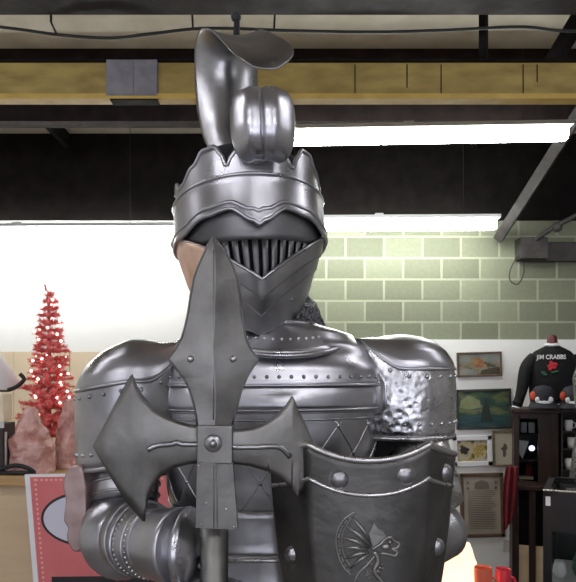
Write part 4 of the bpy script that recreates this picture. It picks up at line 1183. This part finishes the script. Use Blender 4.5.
# olive cloth pile on the case
c = d0 + Rz @ Vector((.33, .30, zt2))
bm = bm_new()
def pile(u, v):
    a = 2 * PI * u; r = .11 * math.cos(v * PI / 2) + .001
    q = Vector((c.x + r * math.cos(a) * 1.2, c.y + r * math.sin(a), c.z + .002 + .06 * math.sin(v * PI / 2)))
    return q + Vector((noise.noise(q * 30), noise.noise(q * 30 + Vector((3, 3, 3))), abs(noise.noise(q * 26)))) * .012 * (1 if v > .05 else 0)
grid(bm, pile, 32, 10, close_u=True)
tag(obj('folded_cloth', bm, 'olive'), 'yellow green cloth heaped on the glass display case', 'cloth')

# table with the glowing salt lamp and the orange and red mugs
TY = 2.45; TZ = .60
tb = thing('side_table', (.75, TY, FZ), 'low dark table under the glowing salt lamp', 'table')
bm = bm_new(); box(bm, (.48, 2.2, TZ - .03), (1.08, 2.75, TZ), bev=.005); obj('tabletop', bm, 'table', tb)
for sx in (.52, 1.04):
    for sy in (2.24, 2.71):
        bm = bm_new(); box(bm, (sx - .02, sy - .02, FZ), (sx + .02, sy + .02, TZ - .03)); obj('leg', bm, 'table', tb)
k24 = TY / F
rock('salt_lamp', ([(0, -.09), (.5, -.085), (.8, -.05), (1, -.0)], [(0, .08), (.4, .078), (.75, .065), (1, .045)]), (458 - 288) * k24, TY, TZ, EYE + (HZ - 543) * k24 - TZ, 'quartz_lit', 'glowing orange salt lamp behind the shield', 8.8, cat='salt lamp')
def mug(px, py, r, mt, lab, Y=2.4):
    x = (px - 288) * Y / F; zt = EYE + (HZ - py) * Y / F
    t = thing('mug', (x, Y, TZ), lab, 'mug', 'mugs on the low table')
    bm = bm_new(); lathe(bm, [(.001, TZ), (r * .9, TZ), (r, TZ + .03), (r, zt - .005), (r * .96, zt), (r * .86, zt - .006), (r * .84, TZ + .02), (.001, TZ + .015)], (x, Y, 0), 28); obj('mug_body', bm, mt, t)
    bm = bm_new(); h = zt - TZ
    tube(bm, smooth_line([(x + r, Y, TZ + h * .8), (x + r * 1.5, Y, TZ + h * .75), (x + r * 1.6, Y, TZ + h * .4), (x + r, Y, TZ + h * .2)], 5), .006, 8); obj('handle', bm, mt, t)
mug(483, 567, .033, 'orange', 'glossy orange mug beside the salt lamp')
mug(503, 568.5, .030, 'red', 'glossy red mug furthest from the salt lamp', 2.5)

# ------------------------------------------------------------------ light, world, camera
w = bpy.data.worlds.new('World'); sc.world = w; w.use_nodes = True
bg = w.node_tree.nodes['Background']; bg.inputs[0].default_value = (.75, .85, 1, 1); bg.inputs[1].default_value = .8
for k, (a, b) in enumerate(((-3.6, -.25), (.25, 3.3))):
    ld = bpy.data.lights.new('window_daylight', 'AREA'); ld.shape = 'RECTANGLE'; ld.size = b - a; ld.size_y = 1.75
    ld.energy = 95; ld.color = (.86, .86, 1)
    lo = bpy.data.objects.new('window_daylight', ld); COL.objects.link(lo); lo.location = ((a + b) / 2, YB - .02, 1.6); lo.rotation_euler = (PI / 2, 0, 0)
cd = bpy.data.cameras.new('camera'); cam = bpy.data.objects.new('camera', cd); COL.objects.link(cam)
cam.location = (0, 0, EYE); cam.rotation_euler = (PI / 2, 0, 0)
cd.sensor_fit = 'HORIZONTAL'; cd.sensor_width = 36; cd.lens = 36 * F / 576; cd.shift_y = (HZ - 291) / 576
cd.clip_start = .05
sc.camera = cam
sc.cycles.blur_glossy = 1.5; sc.cycles.sample_clamp_indirect = 3.0; sc.cycles.sample_clamp_direct = 0
sc.view_settings.view_transform = 'Standard'; sc.view_settings.look = 'None'
sc.view_settings.gamma = 1; sc.view_settings.use_curve_mapping = False
sc.view_settings.exposure = -1.0
